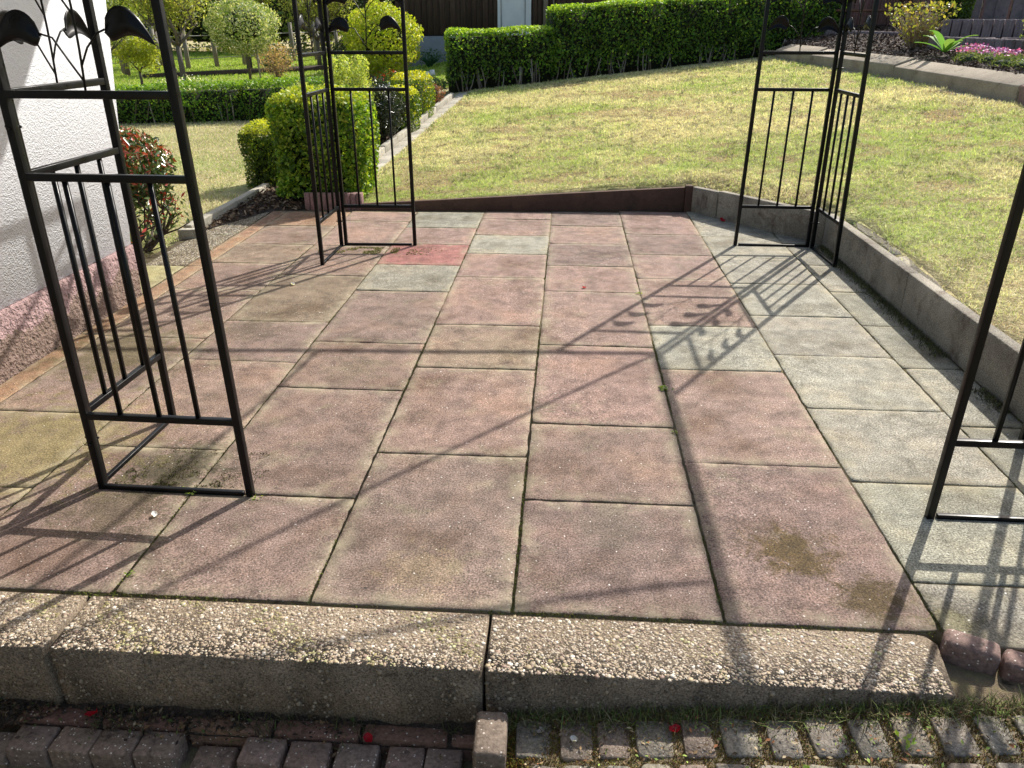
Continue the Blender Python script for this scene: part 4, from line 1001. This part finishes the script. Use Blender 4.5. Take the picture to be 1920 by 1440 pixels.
# terrace edge boards in the far lawn
def pboard(a, c, h, mat, label, name='terrace_board'):
    za, zc = float(T(*a)), float(T(*c)); beam(name, a, c, .06, h, (za - .05, zc - .05), (za + h, zc + h), mat, label, 'edging', 'timber edgings across the far lawn', .0)
pboard((-8.9, 16.9), (-4.4, 20.2), .10, M_SHED, 'long dark timber edging across the far lawn below the fence')
pboard((-8.0, 13.6), (-5.8, 14.4), .05, M_SHED, 'thin dark timber edging close behind the low hedge')
pboard((-5.6, 15.3), (-3.9, 16.6), .13, M_TIMBER, 'grey timber edging right of the twiggy pink shrub')
e = empty('scalloped_edging', (-3.05, 14.9, .3)); tag(e, 'white scalloped edging strip curving along the far flower bed', 'edging')
b = MB()
for i in range(14):
    u = i / 13; x = -.62 + 1.0 * u; y = -1.3 + 2.6 * u; z = float(T(x - 3.05, y + 14.9)) - .3
    b.box((x, y, z + .05), (.06, .16, .13), rz=-.37, taper=.75)
b.build('scalloped_strip', M_WHITE, e)

# ---------------------------------------------------------------- right raised bed
e = empty('budding_shrub', (4.42, 11.2, .90)); tag(e, 'twiggy shrub with fresh yellow green leaves on the raised bed', 'shrub')
b = MB(); twigs(b, (0, 0, -.03), 120, .58, .40, .006, (.30, .23, .15)); b.build('branches', M_BARK, e)
b = MB(); n = 620; a = rng.rand(n) * 6.283; rr = np.sqrt(rng.rand(n)); z = .13 + .50 * rng.rand(n) ** .7; R_ = .43 * np.clip(z / .5, .4, 1)
P = np.stack([np.cos(a) * rr * R_, np.sin(a) * rr * R_, z], -1); leaves(b, P, rng.normal(size=(n, 3)) + np.array([0, 0, .4]), rng.uniform(.035, .065, n), pal([(.30, .34, .06), (.36, .34, .08), (.20, .25, .05), (.26, .19, .08)], n, .25), .55)
b.build('foliage', M_LEAF, e)
def strappy(loc, label, n=9, L=.30):
    e = empty('tulip_plant', loc); tag(e, label, 'plant'); b = MB()
    for i in range(n):
        a = i * 6.283 / n + random.uniform(-.3, .3); l_ = L * random.uniform(.6, 1.1); up = random.uniform(.5, 1.7); wd = .052
        prev = None; V = []
        for k in range(7):
            s_ = k / 6; r_ = l_ * s_; z = l_ * (up * s_ - .55 * up * s_ ** 2); w_ = wd * math.sin(math.pi * (s_ * .9 + .1)) ; c_, s2 = math.cos(a), math.sin(a)
            V += [(c_ * r_ - s2 * w_, s2 * r_ + c_ * w_, z + .008), (c_ * r_, s2 * r_, z), (c_ * r_ + s2 * w_, s2 * r_ - c_ * w_, z + .008)]
        F = [(k * 3 + j, k * 3 + j + 1, k * 3 + 4 + j, k * 3 + 3 + j) for k in range(6) for j in (0, 1)]
        b.add(V, F, 0, (.20 * random.uniform(.8, 1.2), .36, .07))
    b.build('leaf_rosette', M_GRASS, e, smooth=True)
strappy((4.42, 10.3, .97), 'broad leaved tulip plant on the mulch, left of the pink flowers', 10, .36)
def carpet():
    e = empty('creeping_phlox', (4.80, 9.4, .84)); tag(e, 'carpet of green phlox with bright pink blossom behind the kerb', 'flower')
    b = MB(); c = MB()
    for i in range(26):
        u = i / 25; x = 4.42 + .35 * u + random.uniform(-.12, .2) - 4.75; y = 10.0 - 1.7 * u + random.uniform(-.12, .12) - 9.4
        z = float(bedz(x + 4.75, y + 9.4)) - .84
        ball_foliage(b, (x, y, z + .02), (.17, .17, .10), 420, .026, [(.10, .17, .06), (.16, .24, .09), (.22, .27, .12), (.12, .15, .05)], .3, aspect=.3, corecol=(.03, .045, .02))
        if i < 14 or i in (18, 22):
            m_ = 34 if i < 12 else 10; P = np.stack([rng.normal(x, .055, m_), rng.normal(y + .08, .05, m_), z + .10 + rng.rand(m_) * .05], -1)
            leaves(c, P, rng.normal(size=(m_, 3)) * .5 + np.array([-.2, -.4, .8]), rng.uniform(.018, .03, m_), pal([(.58, .14, .52), (.66, .26, .62), (.48, .08, .40)], m_, .15), .9)
    b.build('foliage', [M_LEAF, M_BARK], e); c.build('blossom', M_PETAL, e)
carpet()
def palisade(a, c, h0, h1, z0, label, mat, wdt=.115, name='palisade_wall', tilt=0):
    a = Vector(a); c = Vector(c); L = (c - a).length; n = max(1, int(L / wdt)); mid = (a + c) / 2
    e = empty(name, (mid.x, mid.y, z0)); tag(e, label, 'wall', 'palisade walls of the terraced bed')
    rz = math.atan2(c.y - a.y, c.x - a.x)
    for i in range(n):
        p = a.lerp(c, (i + .5) / n); h = h0 + (h1 - h0) * i / max(1, n - 1); b = MB()
        k = random.uniform(.85, 1.1)
        b.box((p.x - mid.x, p.y - mid.y, h / 2 - .1), (wdt - .006, .10, h + .2), rz=rz + random.uniform(-.02, .02), tilt=tilt, col=(k, k, k))
        b.tube([(p.x - mid.x - .02, p.y - mid.y - .045, -.1), (p.x - mid.x - .02, p.y - mid.y - .045, h - .01)], .022, 6)
        b.build('palisade', mat, e, bevel=.008)
palisade((4.55, 11.1), (5.75, 9.7), .28, .24, .86, 'front palisade wall directly behind the pink flowers', M_PALIS)
palisade((5.0, 11.9), (6.4, 10.9), .48, .47, .86, 'second palisade wall, one terrace above the one behind the pink flowers', M_PALIS)
palisade((5.50, 12.75), (7.0, 12.0), .98, 1.0, .86, 'highest palisade wall beside the small dark conifer hedge', M_PALIS, .3)
palisade((4.0, 14.1), (4.9, 12.9), .26, .24, .93, 'short grey palisade wall at the right end of the tall hedge', M_PALIS)
# terrace fill soil and planting rings
b = MB(); b.prism([(4.6, 11.15), (5.8, 9.8), (6.5, 10.95), (5.05, 11.95)], .8, [1.08, 1.05, 1.07, 1.08]); b.prism([(5.0, 12.0), (6.4, 11.0), (7.2, 12.1), (5.6, 12.7)], .8, 1.30); b.prism([(4.1, 14.15), (5.0, 12.95), (6.5, 13.5), (6.2, 15.5), (4.6, 15.6)], .8, 1.12)
tag(b.build('terrace_soil', M_SOIL), kind='structure')
for i, (x, y) in enumerate(((5.05, 10.95), (5.4, 10.6), (5.75, 10.3))):
    e = MB(); n = 20; pts = []
    V = []; 
    for k in range(n):
        a = 6.283 * k / n
        for rr, z in ((.22, 1.0), (.22, 1.13), (.18, 1.13), (.18, 1.0)): V.append((x + math.cos(a) * rr * .9, y + math.sin(a) * rr, z))
    F = [(k * 4 + j, ((k + 1) % n) * 4 + j, ((k + 1) % n) * 4 + j + 1, k * 4 + j + 1) for k in range(n) for j in range(3)]
    e.add(V, F); tag(e.build('planting_ring', M_PALIS, loc=(x, y, 1.0)), ['round concrete planting ring, left one behind the front palisade', 'round concrete planting ring in the middle behind the front palisade', 'round concrete planting ring, right one behind the front palisade'][i], 'planter', 'planting rings on the terrace')
e = empty('conifer_hedge', (5.25, 12.3, 1.15)); tag(e, 'small dark clipped conifer hedge between two palisade walls', 'hedge')
b = MB(); box_foliage(b, (0, 0, 0), (.46, .4, .8), -.4, 6500, .035, [(.03, .07, .012), (.045, .09, .015), (.07, .11, .02)], depth=.05); b.build('foliage', [M_LEAF, M_BARK], e)
shrub('rose_bush', (5.35, 10.0, 1.0), (.26, .26, .30), 900, .06, [(.34, .42, .12), (.42, .46, .18), (.28, .36, .10)], 'loose light green bush at the right picture edge above the phlox', stems=14, depth=.4, core=False, scol=(.2, .2, .1))
# bench
e = empty('picnic_bench', (4.95, 14.5, 1.05)); tag(e, 'brown wooden picnic bench behind the budding shrub', 'bench')
b = MB()
for k in range(3): b.box((0, -.5 + k * .13, .42 + .0), (1.5, .11, .035), col=(1, 1, 1))
b.build('seat', M_BENCH, e)
b = MB()
for k in range(4): b.box((0, .0 + k * .15, .70), (1.5, .13, .035))
b.build('tabletop', M_BENCH, e)
for x in (-.55, .55):
    b = MB(); b.box((x, -.1, .2), (.07, .9, .07)); b.box((x, -.25, .25), (.07, .07, .75)); b.box((x, .3, .3), (.07, .07, .8)); b.build('leg', M_BENCH, e)
e = empty('flower_tub', (5.35, 14.3, 1.66)); 
b = MB(); b.tube([(0, 0, .10), (0, 0, .28)], [.14, .18], 14, 0, (.01, .22, .10)); o = b.build('flower_tub', M_CHIP, loc=(0, 0, .10)); o.location = (5.25, 14.62, 1.77)
bpy.data.objects.remove(e); tag(o, 'green plastic tub standing on the brown picnic bench', 'tub')
# brick backdrop behind the bench
palisade((4.7, 15.6), (7.6, 14.2), .8, .9, 1.1, 'reddish palisade wall behind the picnic bench', M_PALRED, .14)
shrub('far_bush', (6.2, 15.8, 1.5), (.9, .7, .7), 5000, .07, [(.06, .12, .02), (.10, .17, .03), (.15, .22, .05)], 'green bush on the top terrace at the far right', stems=8)
shrub('far_bush', (8.2, 13.6, 1.4), (.9, .9, .8), 5000, .07, [(.08, .14, .02), (.14, .20, .04), (.2, .28, .06)], 'green bush right of the top palisade wall', stems=8)

# woodland behind everything
def woodland():
    b = MB()
    for k in range(34):
        x = -26 + k * 1.45 + random.uniform(-.5, .5); y = 29 + random.uniform(-1.5, 3) - .1 * abs(x + 5)
        z = .3; r_ = random.uniform(1.6, 2.6)
        ball_foliage(b, (x, y, z + r_ * .85), (r_, r_, r_ * 1.25), 2300, .15, random.choice([[(.05, .10, .02), (.08, .14, .03)], [(.12, .19, .035), (.18, .25, .05)], [(.20, .26, .07), (.28, .32, .1)], [(.03, .06, .015), (.05, .08, .02)]]), .22, corecol=(.02, .03, .01))
    tag(b.build('woodland', [M_LEAF, M_BARK]), 'mass of light and dark trees behind the far garden', 'trees', kind='stuff')
woodland()

# ---------------------------------------------------------------- moss, weeds and litter
def moss():
    b = MB(); Pp = []; Cc = []
    def line(x0, y0, x1, y1, n, wd, z=-.006):
        t = rng.rand(n); m_ = (vnoise(t * 9 + x0 * 3, t * 0 + y0, 1.3, int(abs(x0 * 100 + y0 * 10))) + rng.normal(0, .07, n) > .42); t = t[m_]
        n = len(t); P = np.stack([x0 + (x1 - x0) * t + rng.normal(0, wd if x0 == x1 else .001, n), y0 + (y1 - y0) * t + rng.normal(0, wd if y0 == y1 else .001, n), np.full(n, z)], -1)
        Pp.append(P); Cc.append(pal([(.12, .16, .02), (.17, .19, .03), (.08, .10, .02), (.16, .12, .05), (.07, .05, .03)], n, .3))
    for x0, x1, L in COLS:
        d = 2.6 if x1 in (.41, -.1, .915) else 1.4
        line(x1, 1.475, x1, 5.8, int(4.3 * 900 * d), .0032)
        for (ya, _) in L[1:-1]: line(x0, ya, x1, ya, int(320 * random.choice([.3, .6, 1.6])), .0028)
    line(-1.6, 1.475, .9, 1.475, 3800, .004)
    P = np.concatenate(Pp); C = np.concatenate(Cc); n = len(P)
    blades(b, P, rng.uniform(.004, .011, n), rng.uniform(.0015, .003, n), C, .7)
    # moss patch inside the front left trellis foot and stains on slabs
    n = 9000; a = rng.rand(n); P = np.stack([-1.37 + .45 * rng.rand(n) ** 1.4, 1.97 + .22 * rng.rand(n) ** 1.7, np.full(n, .001)], -1); m_ = vnoise(P[:, 0], P[:, 1], 22, 4) * .5 + vnoise(P[:, 0], P[:, 1], 70, 4) * .3 + .2 * rng.rand(n) > .58; P = P[m_]; n = len(P)
    blades(b, P, rng.uniform(.002, .006, n), rng.uniform(.0015, .003, n), pal([(.07, .09, .015), (.10, .10, .02), (.05, .04, .02)], n, .3), .7)
    n = 3500; P = np.stack([rng.normal(-1.2, .16, n), 4.62 + rng.rand(n) * .16, np.full(n, .001)], -1); m_ = vnoise(P[:, 0], P[:, 1], 18, 6) > .55; P = P[m_]; n = len(P)
    blades(b, P, rng.uniform(.003, .009, n), rng.uniform(.003, .005, n), pal([(.20, .21, .04), (.25, .24, .06)], n, .3), .7)
    # along the wall foot
    n = 9000; y = rng.uniform(1.7, 5.0, n); P = np.stack([1.655 - np.abs(rng.normal(0, .03, n)), y, np.full(n, .001)], -1); m_ = vnoise(y, y * 0, 4, 7) > .42; P = P[m_]; n = len(P)
    blades(b, P, rng.uniform(.006, .022, n), rng.uniform(.002, .004, n), pal([(.10, .10, .04), (.16, .14, .07), (.07, .06, .04), (.12, .14, .04)], n, .3), .9)
    tag(b.build('moss', M_MOSS), 'green and brown moss growing in the joints of the patio slabs', 'moss', kind='stuff')
    # lower paving moss + debris
    b = MB(); n = 90000; x = rng.uniform(-.1, 1.25, n); y = rng.uniform(.95, 1.285, n); P = np.stack([x, y, low(x) - .009], -1)
    C = pal([(.10, .12, .02), (.20, .19, .03), (.17, .085, .02), (.11, .055, .02), (.22, .13, .03)], n, .35); blades(b, P, rng.uniform(.004, .013, n), rng.uniform(.0012, .0028, n), C, .7)
    n = 3200; x = rng.uniform(-.1, 1.2, n); y = 1.285 - np.abs(rng.normal(0, .028, n)); P = np.stack([x, y, low(x)], -1)
    blades(b, P, rng.uniform(.015, .045, n), rng.uniform(.001, .0022, n), pal([(.10, .15, .03), (.16, .20, .06), (.24, .20, .11), (.10, .07, .04)], n, .3), 1.2)
    n = 2600; x = rng.uniform(-1.3, -.15, n); y = 1.28 - np.abs(rng.normal(0, .03, n)); z_ = -.18 + rng.normal(0, .004, n)
    P = np.stack([x, y, z_], -1); m_ = vnoise(x, y, 9, 3) > .45; P = P[m_]; n = len(P)
    blades(b, P, rng.uniform(.008, .03, n), rng.uniform(.0012, .003, n), pal([(.08, .10, .03), (.12, .08, .05), (.05, .04, .03)], n, .3), 1.3)
    n = 700; x = rng.uniform(-.05, 1.2, n); y = rng.uniform(1.0, 1.26, n); P = np.stack([x, y, low(x) + .004], -1)
    leaves(b, P, rng.normal(size=(n, 3)) * .4 + np.array([0, 0, 1]), rng.uniform(.004, .014, n), pal([(.25, .17, .09), (.35, .28, .17), (.12, .08, .05), (.25, .33, .08)], n, .3), .5)
    tag(b.build('moss', M_MOSS), 'brown and green moss with grass wisps between the grey pavers', 'moss', kind='stuff')
moss()
b = MB(); n = 2600; x = rng.uniform(-1.4, -.16, n); y = 1.285 - np.abs(rng.normal(0, .035, n)); m_ = vnoise(x, y, 8, 13) + rng.normal(0, .12, n) > .5; x = x[m_]; y = y[m_]; n = len(x)
leaves(b, np.stack([x, y, -.178 + .012 * rng.rand(n)], -1), rng.normal(size=(n, 3)) * .5 + np.array([0, 0, 1]), rng.uniform(.004, .018, n), pal([(.05, .035, .025), (.09, .06, .035), (.03, .022, .016), (.16, .10, .05), (.25, .2, .13), (.08, .11, .03)], n, .3, [.3, .25, .25, .08, .04, .08]), .5)
n = 260; x = rng.uniform(-.1, 1.25, n); y = rng.uniform(1.02, 1.28, n)
leaves(b, np.stack([x, y, low(x) + .006], -1), rng.normal(size=(n, 3)) * .5 + np.array([0, 0, 1]), rng.uniform(.006, .016, n), pal([(.25, .11, .05), (.09, .06, .035), (.16, .10, .05), (.35, .28, .18)], n, .3), .5)
tag(b.build('leaf_litter', M_CHIP), 'dark leaf litter and crumbs lying along the foot of the step', 'litter', kind='stuff')
# dirt wedge between bricks and step
b = MB(); n = 30; V = []
for i in range(n + 1):
    x = -1.4 + 1.3 * i / n
    V += [(x, 1.235, -.197 + random.uniform(-.004, .004)), (x, 1.29, -.172 + random.uniform(-.006, .012))]
b.add(V, [(2 * i, 2 * i + 2, 2 * i + 3, 2 * i + 1) for i in range(n)]); tag(b.build('dirt_wedge', M_SOIL, smooth=True), kind='structure')

def petal(x, y, z, s_, label, col=(.42, .008, .02), group='fallen red petals', name='petal', cat='petal'):
    b = MB(); n = 7; V = []; F = []
    for i in range(n):
        for j in range(n):
            u = i / (n - 1) * 2 - 1; v = j / (n - 1) * 2 - 1; k = math.sqrt(max(0, 1 - .5 * v * v)); l_ = math.sqrt(max(0, 1 - .5 * u * u))
            V.append((u * k * s_, v * l_ * s_ * .75, s_ * (.35 * u * u + .3 * v * v + .08 * math.sin(u * 5 + v * 3))))
    F = [(i * n + j, (i + 1) * n + j, (i + 1) * n + j + 1, i * n + j + 1) for i in range(n - 1) for j in range(n - 1)]
    b.add(V, F, 0, col); o = b.build(name, M_PETAL, smooth=True); o.location = (x, y, z); o.rotation_euler = (random.uniform(-.4, .4), random.uniform(-.4, .4), random.uniform(0, 6)); tag(o, label, cat, group)
petal(-1.07, 1.25, -.168, .015, 'dark red petal on the bricks at the lower left')
petal(-.41, 1.235, -.175, .013, 'dark pink petal on the bricks near the upright brick')
petal(.268, 1.225, -.083, .013, 'crimson petal on the mossy grey pavers')
petal(1.13, 5.66, .006, .022, 'red petal on the grey slabs near the back corner of the patio')
petal(.115, 4.03, .004, .012, 'small red petal on a pink slab in the middle of the patio')
petal(-1.165, 1.81, .004, .011, 'white scrap on the slabs below the front left trellis', (.8, .8, .8), None, 'paper_scrap', 'scrap')
petal(-1.47, 3.98, .004, .016, 'white bird dropping like fleck between the left trellis shadows', (.8, .8, .8), None, 'paper_scrap', 'scrap')
petal(-.02, 1.225, -.112, .011, 'grey crumpled scrap on the moss beside the upright brick', (.35, .33, .33), None, 'paper_scrap', 'scrap')
petal(.052, 1.20, -.10, .009, 'pale shell like scrap on the first grey pavers', (.6, .62, .62), None, 'paper_scrap', 'scrap')
petal(.80, 1.312, -.02, .008, 'white pebble at the right end of the step', (.7, .7, .68), None, 'pebble', 'pebble')
def weed(x, y, label, n=9, s_=.014, z=.0):
    b = MB(); P = np.array([x, y, z]) + np.stack([rng.normal(0, s_ * .7, n), rng.normal(0, s_ * .7, n), rng.uniform(.002, s_ * .7, n)], -1)
    leaves(b, P, rng.normal(size=(n, 3)) * .6 + np.array([0, 0, 1]), rng.uniform(.7, 1.3, n) * s_, pal([(.20, .32, .06), (.28, .38, .08)], n, .2), .6)
    o = b.build('weed', M_LEAF, loc=(x, y, z)); tag(o, label, 'weed', 'tiny weeds in the patio joints')
weed(-1.11, 1.935, 'little weed beside the base bar of the front left trellis', 10)
weed(-.905, 1.915, 'tiny weed at the foot of the front left inner post', 8, .01)
weed(-1.10, 1.55, 'small leafy weed in the joint close to the step at left', 9, .011)
weed(.405, 2.78, 'tuft of weed in the joint right of the patio middle', 30, .014)
weed(.40, 3.95, 'weed tuft in the joint under the trellis shadow', 14, .012)
weed(.41, 2.42, 'weed in the long joint in front of the wide pink slabs', 12, .010)
weed(.08, 1.10, 'bright weed between the grey pavers at the bottom edge', 24, .012, -.10)
weed(.52, 1.115, 'green seedling between the grey pavers right of the crimson petal', 16, .012, -.055)
weed(.73, 1.18, 'small star shaped weed on the moss near the red bricks', 10, .012, -.03)
